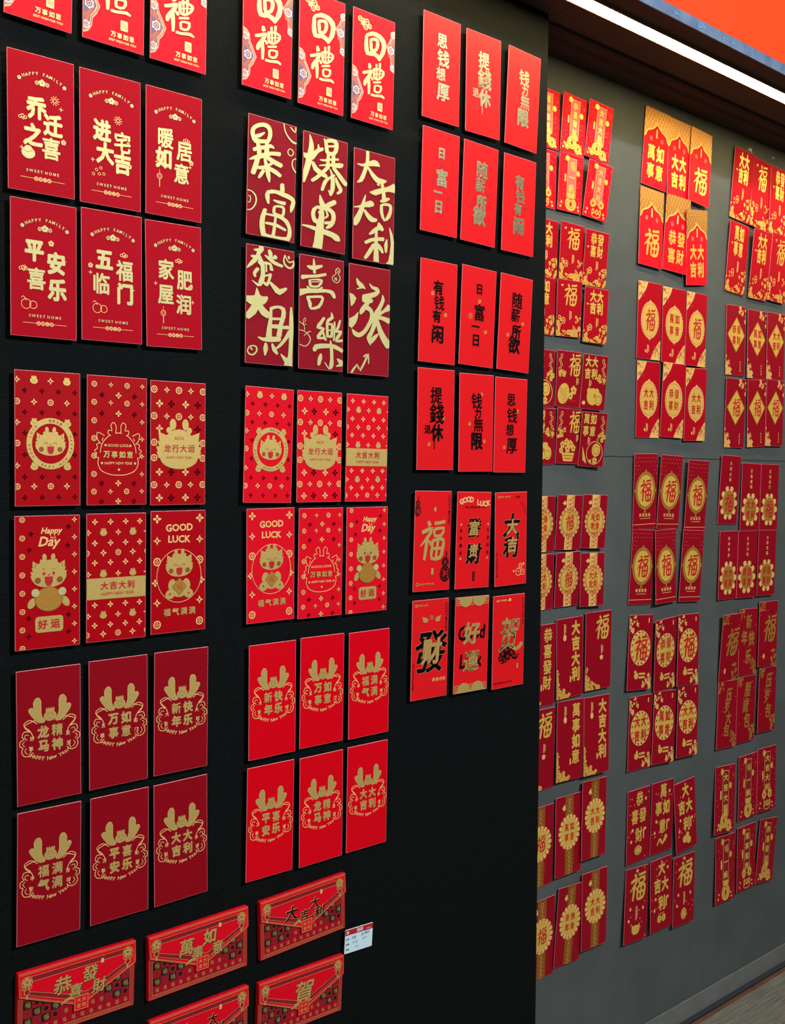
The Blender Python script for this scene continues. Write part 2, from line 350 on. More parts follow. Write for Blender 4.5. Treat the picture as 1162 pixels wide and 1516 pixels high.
TR = {
 'M1a': '-156,238 -143,251 -173,236 -151,270 -183,255 -158,292 -193,279 -159,307 -195,302 -156,319 -188,326 -146,330 -169,348 -130,341 -144,365 -108,351 -114,379 -86,357 -83,387 -70,356 -54,387 -57,352 -30,378 -48,342 -15,360 -43,328 -9,337 -45,306 -9,310 -50,286 -16,283 -58,270 -28,262 -66,259 -39,248 -57,248;-164,266 -149,256 -160,285 -132,265 -143,291 -108,279 -122,300 -86,298 -98,311 -71,314 -79,322 -72,320;-167,242 -161,226 -155,260 -136,229 -131,262 -103,234 -101,264 -71,242 -72,269 -48,248 -49,274 -41,263;-171,172 -158,165 -172,186 -142,175 -154,197 -121,186 -128,210 -95,192 -99,220 -65,200 -71,228 -37,212 -47,239 -21,221 -18,248 -8,222 4,239 7,220 13,228 12,223;-135,239 -145,230 -122,241 -143,214 -112,228 -141,192 -101,205 -136,162 -98,172 -131,136 -99,144 -115,134;-54,258 -67,251 -42,256 -71,226 -38,233 -74,195 -33,205 -73,165 -31,176 -70,143 -29,153 -49,140;-201,100 -198,98 -200,104 -178,103 -184,117 -151,110 -160,134 -120,119 -131,149 -85,133 -97,165 -46,153 -56,181 -8,170 -11,196 30,175 33,204 61,177 66,208 72,193;-125,131 -144,125 -109,124 -155,101 -116,99 -167,68 -124,66 -178,35 -137,32 -186,8 -147,6 -169,-1;-56,150 -59,135 -40,160 -36,124 -15,153 -2,110 19,143 39,102 57,134 72,96 88,127 88,110;-71,140 -80,132 -60,141 -74,103 -46,115 -66,68 -30,81 -60,38 -21,51 -52,11 -16,23 -39,-13 -16,-5 -28,-29 -19,-26 -23,-30;-135,57 -130,47 -129,68 -104,49 -105,73 -68,57 -77,82 -35,78 -49,97 -10,97 -21,113 0,105 -6,117 3,110 1,117 5,114;-73,54 -88,52 -63,45 -100,35 -73,27 -113,15 -86,6 -120,0 -98,-7 -124,-10 -107,-16 -118,-17;-38,73 -39,58 -24,85 -13,51 4,80 17,42 38,71 43,33 64,58 63,25 82,46 77,33;88,-12 71,-21 105,-14 71,-49 109,-41 71,-77 112,-68 92,-80;-27,-184 -20,-178 -36,-184 -20,-158 -46,-166 -19,-133 -56,-144 -21,-116 -59,-120 -22,-111 -44,-91 -3,-104 -6,-76 29,-98 34,-71 59,-102 71,-71 91,-109 107,-75 127,-114 144,-81 157,-120 178,-91 169,-127 199,-104 173,-133 209,-124 169,-149 206,-150 162,-171 197,-173 162,-193 185,-194 164,-210 174,-210 168,-212;13,-147 13,-152 17,-143 30,-158 36,-143 55,-165 62,-143 88,-167 94,-142 115,-168 121,-141 125,-154;27,-190 14,-194 38,-194 8,-215 34,-213 8,-242 33,-231 27,-256 42,-236 50,-261 59,-239 78,-262 80,-240 108,-252 90,-239 119,-227 94,-227 118,-205 95,-208 118,-190 95,-198 107,-177 93,-195 84,-174 79,-192 60,-176 59,-193 38,-182 41,-197 22,-187 27,-202 20,-196;-52,-220 -70,-225 -39,-228 -82,-252 -47,-254 -96,-289 -55,-287 -101,-325 -57,-319 -100,-362 -55,-351 -92,-397 -49,-383 -84,-422 -43,-408 -62,-422;-55,-260 -53,-267 -50,-252 -26,-266 -23,-252 9,-266 13,-251 43,-268 48,-249 73,-273 84,-249 97,-281 116,-256 117,-293 144,-270 134,-311 164,-293 146,-333 177,-322 147,-358 182,-353 142,-382 180,-384 131,-401 168,-411 121,-415 157,-428 134,-429;-85,-413 -82,-431 -70,-397 -45,-433 -35,-401 3,-436 12,-404 48,-437 54,-404 89,-437 94,-402 126,-433 128,-398 151,-430 152,-395 161,-411;37,-260 26,-265 47,-263 23,-293 45,-291 18,-331 43,-329 9,-377 38,-376 2,-416 33,-414 16,-421;-54,-324 -51,-332 -48,-316 -16,-333 -11,-313 26,-336 34,-311 56,-341 68,-318 84,-346 95,-327 107,-352 118,-334 123,-356 133,-338 132,-348;91,424 87,421 96,424 90,400 99,403 97,372 106,377 112,347 121,353 132,325 141,333 153,308 163,318 175,298 183,310 196,296 199,308 210,299 211,309 214,304;149,410 147,407 154,412 167,389 175,396 192,376 192,385 203,398 192,397 202,419 193,417 198,420;130,225 135,227 127,227 139,237 132,238 145,246 141,251 155,248 157,255 166,246 171,251 174,236 182,240 178,224 186,225 171,213 177,210 161,205 162,199 151,206 147,199 142,211 135,206 137,220 129,216 135,228 127,225 131,228;212,194 209,196 211,190 194,190 197,184 176,178 183,175 168,159 177,160 167,140 177,142 172,122 182,127 181,107 190,113 194,94 203,100 206,84 214,91 211,86;-213,-118 -212,-122 -210,-113 -196,-121 -193,-113 -176,-123 -171,-116 -159,-134 -151,-126 -146,-148 -135,-142 -140,-165 -128,-162 -140,-185 -127,-184 -147,-206 -135,-208 -158,-226 -149,-230 -171,-240 -164,-246 -184,-249 -181,-256 -197,-253 -197,-260 -207,-253 -208,-261 -210,-257;-208,-162 -206,-163 -207,-160 -196,-159 -196,-154 -188,-159 -182,-155 -185,-177 -178,-176 -187,-197 -181,-198 -195,-199 -195,-204 -205,-199 -206,-203 -207,-201',
 'M1b': '-157,408 -160,405 -153,408 -158,385 -141,392 -158,358 -128,368 -160,333 -119,343 -164,306 -114,314 -171,275 -115,280 -179,244 -120,247 -186,216 -128,217 -192,187 -138,187 -201,155 -148,155 -210,121 -160,121 -216,80 -176,81 -219,48 -190,48 -206,43;-219,250 -219,235 -205,263 -203,229 -185,263 -186,222 -165,264 -165,242;-24,330 -34,338 -27,316 -55,331 -44,307 -84,318 -63,296 -107,299 -76,282 -125,279 -90,265 -140,257 -103,246 -151,241 -114,231 -137,228;-75,353 -80,350 -70,353 -81,329 -63,334 -82,308 -56,315 -69,307;-125,214 -135,204 -111,216 -127,181 -96,199 -113,154 -77,181 -89,139 -60,172 -63,129 -39,163 -33,121 -11,153 -8,116 14,142 3,116 21,129 10,116 20,120 16,116;-23,407 -27,403 -18,409 -22,388 -3,398 -18,368 13,381 -16,345 18,356 -12,322 22,334 -4,303 27,323 16,291 30,320 50,293 49,322 87,306 66,329 108,332 70,337 115,356 75,353 117,381 76,372 113,405 74,387 95,421 70,393 67,425 61,395 30,417 33,389 1,408 5,381 -5,392;-5,352 0,345 -1,361 51,357 50,373 102,369 101,385 106,378;22,311 7,303 37,308 4,253 36,258 1,203 35,209 18,200;69,322 52,312 87,319 52,263 88,270 53,214 89,221 71,211;-58,242 -57,238 -55,246 -38,236 -36,249 -9,238 -10,255 21,248 17,264 52,258 50,275 89,267 89,283 120,272 120,288 124,281;-64,197 -61,193 -62,201 -26,201 -27,212 18,209 17,226 54,212 55,236 87,213 89,245 118,215 118,253 147,221 137,257 165,238 145,256 168,251 155,257 164,257;32,213 14,215 40,201 -8,192 18,178 -37,163 -12,147 -67,135 -43,118 -95,110 -74,92 -118,92 -101,73 -135,80 -120,62 -133,67;67,214 59,200 84,220 78,183 105,203 103,160 132,182 126,139 157,163 148,119 180,144 170,102 201,128 187,91 216,116 207,100;38,192 35,188 43,193 42,175 55,182 49,154 70,163 51,129 82,139 50,100 90,110 50,70 92,76 48,40 88,43 46,13 74,12 43,-7 60,-8 51,-11;55,-3 63,5 44,-6 51,19 35,11 38,34 27,28 31,33;91,157 81,161 92,147 54,145 66,131 22,125 37,110 -1,109 22,95 -21,86 12,79 -34,49 -4,47 -42,19 -16,18 -31,13;95,141 88,135 104,142 93,116 115,127 101,93 129,108 113,75 142,93 124,61 154,79 131,51 164,66 134,51 164,43 124,40 140,25 109,27 119,15 110,19;-48,-19 -52,-22 -43,-19 -54,-43 -32,-35 -54,-72 -16,-55 -43,-103 2,-80 -31,-127 17,-102 -2,-122;109,-40 90,-31 109,-60 65,-44 86,-74 33,-61 57,-91 7,-79 33,-106 -11,-93 14,-118 -7,-111;-59,-105 -67,-102 -57,-112 -89,-114 -71,-127 -115,-134 -83,-144 -125,-161 -88,-159 -125,-187 -88,-178 -118,-212 -82,-195 -102,-234 -73,-207 -74,-242 -59,-211 -52,-242 -43,-213 -40,-228;31,-110 28,-126 47,-99 45,-133 70,-106 61,-144 96,-122 66,-161 107,-150 66,-182 107,-180 57,-202 97,-210 45,-220 77,-237 30,-238 48,-255 15,-253 25,-264 17,-261;-29,-111 -48,-122 -10,-114 -50,-150 -5,-142 -53,-184 -1,-178 -63,-216 -3,-213 -71,-240 -6,-239 -41,-252;-71,-118 -65,-129 -64,-105 -41,-127 -38,-99 -11,-126 -3,-95 22,-127 33,-99 50,-128 61,-104 62,-117;-95,-221 -91,-235 -84,-207 -63,-237 -55,-205 -35,-239 -26,-203 -20,-221;-60,-147 -60,-158 -49,-137 -44,-165 -29,-137 -28,-173 -10,-138 -10,-157;-1,-222 6,-232 5,-210 32,-227 32,-205 59,-223 58,-199 66,-210;10,-123 5,-128 17,-121 14,-146 31,-138 20,-162 41,-161 10,-172 22,-181 -4,-182 3,-191 -3,-188;-37,-227 -73,-243 -4,-236 -78,-275 -4,-268 -85,-316 -5,-308 -89,-349 -7,-341 -93,-379 -10,-374 -102,-411 -14,-409 -109,-436 -18,-435 -67,-452;-210,-273 -209,-278 -206,-268 -182,-280 -178,-265 -147,-284 -140,-263 -114,-290 -103,-263 -79,-297 -66,-265 -45,-303 -30,-267 -9,-309 7,-270 32,-314 49,-274 69,-319 91,-280 89,-330 123,-289 107,-339 144,-300 130,-340 153,-317 149,-338 155,-331 153,-335',
 'M1c': '-80,428 -96,419 -64,426 -95,397 -63,403 -95,367 -62,373 -99,338 -62,343 -103,314 -61,320 -82,310;-184,305 -184,303 -181,308 -163,298 -159,310 -132,294 -131,314 -97,300 -103,325 -63,308 -74,338 -32,315 -47,354 -15,319 -13,368 -6,320 19,364 10,322 36,352 29,324 44,339 44,325 48,329 46,326;-88,309 -110,302 -71,302 -119,278 -80,276 -131,246 -93,244 -146,216 -107,210 -159,192 -126,179 -169,179 -157,164 -182,168 -178,161 -182,163;-74,301 -80,294 -64,303 -66,272 -43,285 -45,243 -15,264 -20,218 15,247 11,198 42,237 50,192 62,236 83,198 82,236 108,213 102,233 121,226 119,231 122,229;24,193 17,182 38,198 30,177 45,189 42,173 51,180 48,175;68,216 55,207 83,215 59,191 88,200 64,168 96,177 68,141 103,151 72,115 110,124 74,91 116,101 74,74 121,84 98,71;-53,111 -52,109 -50,114 -31,99 -28,124 7,95 -3,137 48,112 28,149 84,131 68,165 115,141 104,176 147,149 136,188 184,150 170,207 213,150 195,223 228,193;55,56 63,51 57,64 80,52 70,74 105,58 90,86 133,73 120,96 155,88 146,103 156,98;70,37 56,31 84,35 55,2 86,8 58,-34 90,-25 74,-69 100,-57 99,-93 110,-75 139,-78 115,-65 166,-50 130,-41 178,-20 142,-18 183,8 151,6 184,31 152,23 173,51 148,32 146,57 137,34 117,55 118,34 87,46 93,28 65,37 72,21 63,27;-93,83 -97,81 -90,81 -108,62 -92,62 -121,37 -94,37 -133,9 -96,9 -143,-14 -98,-13 -122,-21;-211,-32 -208,-36 -209,-28 -183,-32 -185,-21 -150,-27 -154,-11 -120,-21 -129,2 -91,-14 -104,16 -60,-9 -76,33 -44,-6 -40,47 -42,-2 -11,36 -29,1 -4,21 -12,8;-121,-13 -146,-19 -103,-23 -159,-45 -112,-50 -176,-76 -126,-84 -194,-103 -139,-115 -210,-126 -154,-142 -220,-142 -171,-160 -226,-152 -183,-171 -212,-170;-104,-35 -111,-43 -91,-32 -101,-62 -74,-46 -85,-85 -51,-62 -62,-106 -28,-74 -31,-120 -10,-81 6,-114 5,-84 27,-104 22,-83 31,-92;44,-111 37,-115 52,-110 33,-134 67,-121 36,-158 82,-131 60,-170 91,-143 81,-174 100,-155 95,-167;55,-144 34,-139 61,-161 8,-157 36,-180 -21,-179 5,-202 -40,-199 -23,-214 -53,-214 -44,-222 -51,-220;25,-181 13,-186 37,-184 9,-213 37,-210 5,-252 39,-248 3,-298 43,-292 1,-346 49,-339 -1,-396 53,-388 -2,-434 56,-426 28,-440;-95,-293 -80,-299 -96,-279 -54,-286 -69,-264 -20,-271 -31,-245 16,-261 10,-234 51,-254 49,-226 79,-251 81,-221 99,-250 102,-219 109,-234;8,-282 -12,-283 20,-293 -34,-311 1,-322 -60,-346 -24,-359 -83,-380 -52,-392 -101,-406 -76,-416 -92,-415;39,-279 30,-290 54,-275 41,-306 70,-288 55,-324 89,-305 72,-338 98,-324 86,-348 103,-340 96,-347;135,-228 129,-229 139,-230 117,-250 141,-250 106,-279 143,-276 110,-311 140,-307 117,-336 136,-333 126,-338;157,-134 154,-136 162,-133 159,-161 177,-155 165,-194 194,-186 171,-227 204,-220 175,-263 210,-258 171,-307 210,-304 164,-351 208,-348 156,-385 214,-383 152,-398 204,-421 147,-407 157,-435 126,-421 127,-430 124,-426',
 'M2a': '-96,428 -107,415 -78,431 -106,408 -68,422 -106,404 -62,399 -113,391 -81,376 -126,369 -97,361 -131,353 -97,351 -136,345 -103,331 -155,326 -126,306 -178,301 -154,283 -198,274 -183,264 -211,252 -207,249 -210,250;-150,389 -148,384 -147,395 -127,381 -125,401 -105,377 -103,407 -96,393;-175,343 -174,337 -170,349 -157,330 -150,351 -140,324 -130,354 -127,338;-110,357 -122,345 -93,360 -107,321 -78,336 -92,296 -62,312 -74,299;-20,409 -28,401 -7,410 -27,388 2,400 -24,373 12,385 -17,360 13,369 -10,351 11,356 2,350;53,369 34,380 52,349 22,368 34,346 9,356 16,344 9,348;-56,364 -57,359 -51,366 -43,348 -32,363 -24,334 -6,355 -3,320 17,342 26,306 41,330 66,298 76,320 99,294 107,313 108,303;-109,318 -115,301 -90,326 -103,293 -76,316 -91,283 -58,299 -88,268 -52,277 -87,249 -50,255 -87,231 -49,234 -89,212 -50,212 -97,189 -55,184 -106,169 -64,159 -107,156 -82,138 -105,151 -112,131 -132,159 -140,149 -159,171 -163,167 -162,170;-105,265 -122,267 -98,253 -139,250 -114,236 -156,225 -127,221 -151,204 -128,212 -141,194 -125,202 -132,195;-73,304 -67,294 -67,316 -39,298 -36,318 -14,298 0,314 -12,283 14,291 -10,262 17,274 12,257 13,275 22,264 18,273 23,269;-43,298 -50,294 -35,296 -47,269 -33,272 -45,245 -31,247 -38,243;-61,209 -55,205 -60,216 -29,214 -34,226 -3,223 -8,237 -2,231;-3,239 -18,234 11,233 -20,216 6,215 -24,194 -2,191 -35,169 -13,164 -46,149 -23,143 -37,142;-64,169 -69,159 -53,174 -56,150 -41,166 -44,142 -29,157 -33,147;-9,176 -14,167 2,179 2,148 24,166 22,126 52,150 40,104 73,138 79,90 78,134 121,115 102,141 146,140 133,153 144,149;-120,121 -123,119 -117,120 -130,93 -105,98 -138,62 -90,71 -144,37 -78,50 -148,20 -69,35 -107,13;-219,42 -219,23 -202,55 -201,11 -180,57 -172,-4 -154,60 -138,-11 -132,67 -107,-11 -107,73 -77,-2 -86,70 -46,15 -72,64 -27,39 -54,64 -21,58 -36,69 -25,66;-116,10 -151,8 -94,-10 -165,-12 -105,-34 -182,-36 -126,-67 -202,-61 -159,-94 -221,-82 -185,-111 -212,-104;-96,-4 -111,-24 -70,2 -100,-43 -54,-13 -80,-68 -36,-28 -50,-83 -16,-40 -27,-91 2,-50 -2,-75;7,-3 -4,-8 17,-7 -8,-47 18,-46 -14,-97 17,-96 -23,-140 16,-140 -31,-180 15,-179 -35,-213 16,-210 -37,-236 17,-232 -10,-244;5,-16 15,-24 7,-3 37,-15 31,5 64,-7 64,12 87,-11 98,12 98,-19 129,0 99,-36 138,-32 95,-63 135,-66 86,-92 124,-97 74,-126 112,-130 63,-173 106,-175 55,-212 101,-213 77,-221;-1,-91 4,-100 4,-81 55,-96 55,-77 107,-91 107,-73 112,-82;2,-145 8,-158 10,-131 49,-158 51,-128 91,-157 92,-125 100,-140;-107,-232 -108,-236 -103,-229 -93,-247 -85,-232 -66,-258 -60,-234 -28,-261 -28,-228 12,-260 10,-221 56,-254 53,-217 91,-248 88,-214 99,-230;-38,-268 -47,-272 -29,-270 -53,-290 -21,-287 -59,-313 -16,-312 -54,-340 -26,-340 -48,-363 -38,-363 -43,-364;17,-269 11,-274 25,-269 14,-296 39,-285 22,-322 55,-304 42,-339 66,-323 59,-349 74,-339 69,-346;86,-146 92,-157 91,-135 117,-155 117,-131 150,-153 150,-127 183,-152 185,-125 209,-151 211,-124 218,-137;184,14 177,11 192,12 173,-18 196,-16 170,-59 202,-55 168,-102 206,-98 168,-148 208,-145 168,-200 207,-197 168,-252 204,-250 166,-304 201,-303 161,-349 199,-350 146,-381 200,-386 131,-404 201,-411 126,-420 201,-423 125,-429 201,-428 162,-443;180,-162 159,-162 193,-175 143,-189 173,-202 122,-222 148,-234 103,-246 126,-259 85,-266 104,-280 66,-285 81,-297 52,-297 63,-308 54,-305;96,-340 93,-344 101,-338 102,-359 117,-348 114,-377 137,-359 127,-395 157,-371 138,-408 173,-380 163,-400;123,390 117,389 127,388 110,371 121,370 105,347 118,349 111,324 125,331 126,305 138,316 148,294 156,308 175,292 172,306 197,306 183,315 210,325 192,328 212,343 195,340 202,359 196,347 181,352 185,342 165,345 163,335 154,350 147,343 143,361 135,356 135,375 126,372 129,388 121,385 125,388;154,387 147,381 163,386 149,373 165,378 151,365 167,370 160,365;-195,-341 -190,-341 -199,-338 -184,-327 -193,-325 -176,-313 -183,-308 -165,-308 -168,-300 -151,-305 -151,-296 -135,-305 -132,-295 -124,-309 -114,-302 -121,-322 -107,-321 -123,-338 -110,-342 -136,-352 -127,-360 -152,-361 -149,-372 -166,-361 -170,-371 -179,-355 -187,-363 -186,-347 -195,-351 -190,-338 -199,-341 -195,-338;-170,-314 -173,-319 -164,-312 -165,-327 -156,-319 -157,-334 -148,-327 -151,-332',
 'M2b': '-83,407 -87,405 -78,406 -89,385 -72,388 -91,358 -65,362 -89,324 -62,329 -86,296 -60,301 -73,294;-144,344 -144,337 -136,350 -130,328 -119,351 -108,320 -99,352 -83,320 -84,354 -57,326 -64,357 -24,341 -33,364 1,354 -5,370 3,364;-200,252 -188,238 -193,271 -163,246 -167,274 -128,256 -130,279 -86,262 -87,285 -40,270 -44,293 5,283 -1,304 38,294 32,313 40,305;-119,246 -128,241 -109,245 -127,221 -105,226 -122,198 -100,209 -106,188 -96,205 -86,189 -84,204 -58,190 -60,206 -26,200 -39,212 -1,226 -23,233 6,257 -16,246 -25,263 -28,248 -59,257 -59,247 -93,251 -92,242 -119,246 -118,236 -121,240;-105,229 -103,225 -103,232 -63,231 -64,238 -24,237 -24,244 -22,240;-143,195 -146,190 -136,196 -136,171 -116,185 -126,151 -95,173 -106,157;5,204 -1,205 7,199 -24,193 -7,180 -47,181 -21,161 -40,166;-226,134 -205,113 -220,163 -175,127 -185,169 -134,141 -139,177 -94,148 -94,182 -50,152 -50,186 -4,161 -3,189 37,166 40,190 65,164 74,191 80,159 105,185 90,149 123,167 100,137 130,149 108,131 130,138 114,128 126,131 120,127;-140,121 -149,112 -127,122 -139,87 -112,99 -128,60 -95,69 -124,39 -96,46 -106,21 -99,39 -64,25 -70,45 -20,42 -38,60 5,74 -20,82 16,104 -8,107 18,125 -6,117 -2,139 -9,119 -37,136 -37,117 -76,130 -75,112 -109,125 -107,107 -133,122 -131,103 -137,111;144,366 140,366 145,364 131,356 136,354 122,342 128,342 125,329 131,330 127,318 133,317 116,311 119,307 101,302 106,299 94,290 99,289 92,277 98,279 99,264 104,267 111,254 115,258 128,249 130,254 146,250 144,255 160,259 155,262 170,272 164,274 174,288 167,287 172,303 166,300 163,313 157,310 156,321 149,320 164,331 159,333 173,344 167,344 168,356 162,353 159,365 154,361 150,368 148,363 143,367 143,362 141,365;133,350 133,348 136,352 145,343 149,347 154,338 160,339 146,335 148,331 134,331 135,327 133,328;112,291 111,289 115,293 128,280 132,285 141,273 148,274 132,272 132,267 120,271 115,269 129,281 125,283 142,293 138,295 140,295;-160,-138 -157,-137 -163,-138 -158,-120 -164,-121 -162,-101 -168,-104 -172,-93 -176,-97 -185,-88 -188,-93 -199,-80 -203,-85 -211,-74 -214,-78 -213,-75;-169,-104 -166,-102 -172,-104 -170,-87 -175,-88 -171,-68 -176,-68 -163,-54 -168,-53 -157,-48 -156,-43 -154,-53 -149,-52 -154,-65 -150,-67 -169,-80 -165,-82 -180,-94 -175,-92 -162,-97 -162,-93 -143,-95 -143,-91 -142,-93;-214,-141 -212,-144 -212,-138 -194,-144 -192,-138 -170,-147 -167,-141 -148,-157 -143,-152 -128,-172 -122,-167 -115,-187 -107,-183 -110,-203 -101,-202 -115,-221 -107,-223 -128,-238 -121,-242 -142,-249 -138,-255 -159,-255 -159,-262 -182,-251 -185,-257 -203,-244 -206,-250 -206,-247;-165,-181 -162,-182 -166,-178 -144,-167 -148,-163 -123,-152 -127,-147 -110,-146 -111,-141 -100,-144 -101,-140 -99,-142;89,19 85,15 95,19 86,-2 108,4 84,-15 116,-22 72,-21 92,-41 49,-38 73,-50 40,-62 67,-64 39,-89 64,-87 41,-130 66,-126 44,-164 69,-161 57,-167;48,-78 53,-83 49,-71 75,-79 73,-63 90,-78 106,-61 90,-88 116,-85 89,-112 114,-111 85,-142 110,-142 80,-166 105,-167 92,-171;45,-165 49,-175 52,-156 74,-174 76,-157 98,-174 100,-158 104,-166;48,-120 52,-126 52,-114 74,-124 74,-112 97,-122 97,-110 100,-115;27,-23 13,-22 34,-31 -5,-43 20,-53 -25,-66 2,-80 -43,-84 -17,-97 -50,-113 -26,-95 -15,-120 -6,-95 1,-119 31,-107 -11,-129 16,-141 -32,-152 -7,-166 -47,-171 -22,-180 -42,-195 -31,-176 -4,-194 -5,-175 31,-189 29,-170 35,-179;10,-132 2,-138 21,-131 17,-170 35,-163 31,-201 50,-195 42,-201;123,-46 115,-50 131,-48 115,-75 132,-73 116,-110 132,-109 112,-155 129,-155 109,-193 127,-193 118,-196;178,-28 169,-30 185,-32 159,-54 180,-57 148,-82 172,-87 134,-104 158,-110 131,-130 149,-114 165,-130 164,-110 177,-125 198,-111 166,-130 191,-139 147,-151 175,-162 132,-175 159,-182 133,-203 150,-186 171,-202 169,-182 204,-195 199,-175 207,-184;-64,-292 -48,-285 -80,-287 -44,-275 -83,-268 -40,-272 -64,-238 -11,-264 -16,-227 36,-257 35,-223 79,-253 83,-220 119,-255 132,-224 162,-267 180,-240 196,-281 215,-256 212,-272;84,-193 81,-195 88,-194 79,-215 98,-211 79,-244 109,-240 82,-286 114,-283 85,-330 115,-327 81,-362 119,-361 76,-384 117,-389 76,-400 99,-412 78,-407 70,-417 56,-388 48,-393 37,-364 29,-369 32,-365;-3,-300 -12,-302 4,-304 -22,-316 7,-318 -33,-336 8,-339 -36,-365 -2,-368 -38,-389 -13,-392 -26,-395;151,-329 149,-333 157,-326 157,-348 176,-331 169,-365 196,-337 181,-373 216,-346 189,-356 218,-379 169,-370 178,-389 141,-386 143,-393 140,-390',
 'M2c': '-138,320 -142,316 -132,320 -141,299 -119,308 -136,277 -104,296 -123,262 -90,291 -105,252 -75,283 -76,247 -60,265 -51,244 -47,249 -48,246;-136,235 -133,233 -136,239 -110,239 -115,249 -86,245 -94,260 -85,254;-205,195 -207,191 -200,197 -202,169 -169,190 -201,152 -139,164 -196,129 -156,125 -193,102 -181,100 -188,98;-227,-53 -179,-73 -236,-10 -163,-57 -217,-4 -142,-34 -195,4 -128,-7 -173,14 -120,18 -151,28 -117,41 -133,45 -115,57 -120,58 -117,58;-8,293 -11,290 -2,295 -3,276 11,285 12,258 27,276 36,250 48,276 52,244 74,273 59,239 94,259 61,240 100,236 55,238 82,214 37,230 57,198 10,222 27,185 -21,213 -4,173 -53,204 -34,161 -77,197 -57,151 -81,169;-80,164 -80,146 -62,178 -57,138 -40,173 -22,132 -18,169 11,142 -2,173 30,152 14,178 30,169;-14,147 -35,149 -5,133 -52,134 -18,116 -72,114 -34,95 -89,95 -48,77 -102,76 -61,62 -105,58 -75,51 -102,46 -86,43 -95,42;-37,104 -39,84 -16,118 -19,79 7,108 -2,70 33,87 3,49 42,54 0,21 38,17 -14,-8 22,-18 -33,-38 1,-50 -51,-64 -20,-79 -71,-84 -43,-104 -94,-98 -71,-126 -110,-103 -105,-140 -120,-101 -140,-136 -135,-96 -165,-122 -156,-87 -176,-99 -174,-78 -180,-81 -178,-79;128,220 124,217 134,219 122,200 145,203 116,178 152,176 103,152 138,143 83,119 119,109 55,85 104,72 30,48 93,39 27,13 86,12 29,-15 76,-20 17,-49 57,-58 2,-83 38,-93 -17,-108 25,-118 -29,-137 19,-136 -12,-170 16,-163 8,-192 16,-189 12,-192;7,-173 28,-176 -2,-158 48,-157 16,-139 70,-134 40,-116 85,-113 67,-100 95,-96 87,-91 93,-92;221,139 186,151 229,109 166,128 196,98 137,101 154,82 98,79 117,59 65,64 88,38 69,47;218,13 218,38 194,-5 181,44 162,8 135,50 124,20 97,53 92,20 70,54 67,18 58,36;76,16 63,7 93,16 70,-25 108,-14 83,-68 129,-52 101,-108 153,-85 124,-146 179,-115 154,-180 212,-141 178,-204 238,-160 220,-192;-184,-431 -173,-431 -191,-424 -145,-392 -161,-384 -118,-360 -121,-346 -113,-382 -97,-375 -83,-404 -95,-393 -43,-344 -61,-338 -9,-282 -29,-276 -17,-275;-59,-290 -51,-292 -62,-284 -30,-276 -38,-266 -17,-267 -5,-259 -11,-300 2,-299 -9,-339 1,-338 -4,-340',
 'M0c': '-78,244 -93,236 -65,242 -97,204 -64,211 -100,163 -62,174 -97,125 -57,141 -79,93 -51,123 -36,95 -33,128 -6,104 7,137 20,96 45,125 42,85 68,112 61,96;-85,238 -73,232 -84,250 -49,243 -59,266 -22,253 -22,285 6,255 19,289 33,252 57,284 55,240 89,270 70,224 113,249 76,207 120,221 77,186 118,194 73,167 115,170 65,146 106,144 53,112 82,109 42,83 61,80 49,78;-42,219 -35,211 -37,230 -8,219 -8,241 14,222 30,247 17,214 48,228 18,197 50,203 14,175 44,176 7,160 28,148 -5,154 -3,131 -14,152 -36,130 -17,164 -46,153 -19,186 -47,177 -22,208 -49,199 -23,224 -49,217 -37,225;-47,36 -56,28 -35,36 -56,11 -28,22 -56,-5 -22,8 -37,-5;-114,-54 -107,-62 -110,-42 -88,-57 -92,-36 -62,-48 -70,-27 -35,-30 -43,-13 -31,-21 -10,-6 -41,-32 -15,-35 -60,-60 -31,-67 -81,-85 -49,-94 -99,-112 -64,-116 -102,-134 -73,-131 -98,-147 -78,-143 -88,-148;-52,-66 -67,-76 -37,-67 -63,-106 -34,-97 -59,-143 -31,-135 -57,-177 -33,-171 -55,-203 -35,-198 -45,-204;-27,-63 -32,-70 -18,-59 -24,-80 -7,-67 -16,-90 4,-74 -4,-85;4,10 -8,3 16,8 -9,-28 15,-22 -5,-62 18,-51 15,-77 28,-59 43,-76 42,-60 72,-60 60,-49 95,-39 78,-32 110,-15 89,-15 110,9 90,-3 83,20 73,3 51,22 47,6 23,16 24,1 3,9 6,-5 0,1;25,49 16,43 35,49 20,8 38,13 25,-31 40,-27 27,-52 40,-49 28,-65 39,-62 33,-65;61,66 49,59 73,65 50,21 70,25 52,-23 67,-20 51,-49 64,-47 51,-65 62,-63 56,-66;3,-36 6,-40 5,-32 51,-27 51,-19 97,-14 97,-6 99,-9;-6,-103 -1,-109 -2,-94 36,-99 35,-84 72,-89 72,-73 76,-80;13,-121 3,-126 23,-123 1,-148 20,-143 6,-172 22,-159 37,-177 40,-160 70,-165 57,-155 88,-136 66,-137 85,-107 68,-122 50,-107 46,-122 18,-114 17,-126 14,-120;-26,-199 -25,-209 -17,-189 -8,-209 -1,-191 18,-208 21,-190 51,-202 52,-182 79,-197 86,-176 95,-199 108,-184 107,-203 117,-193 114,-199',
}
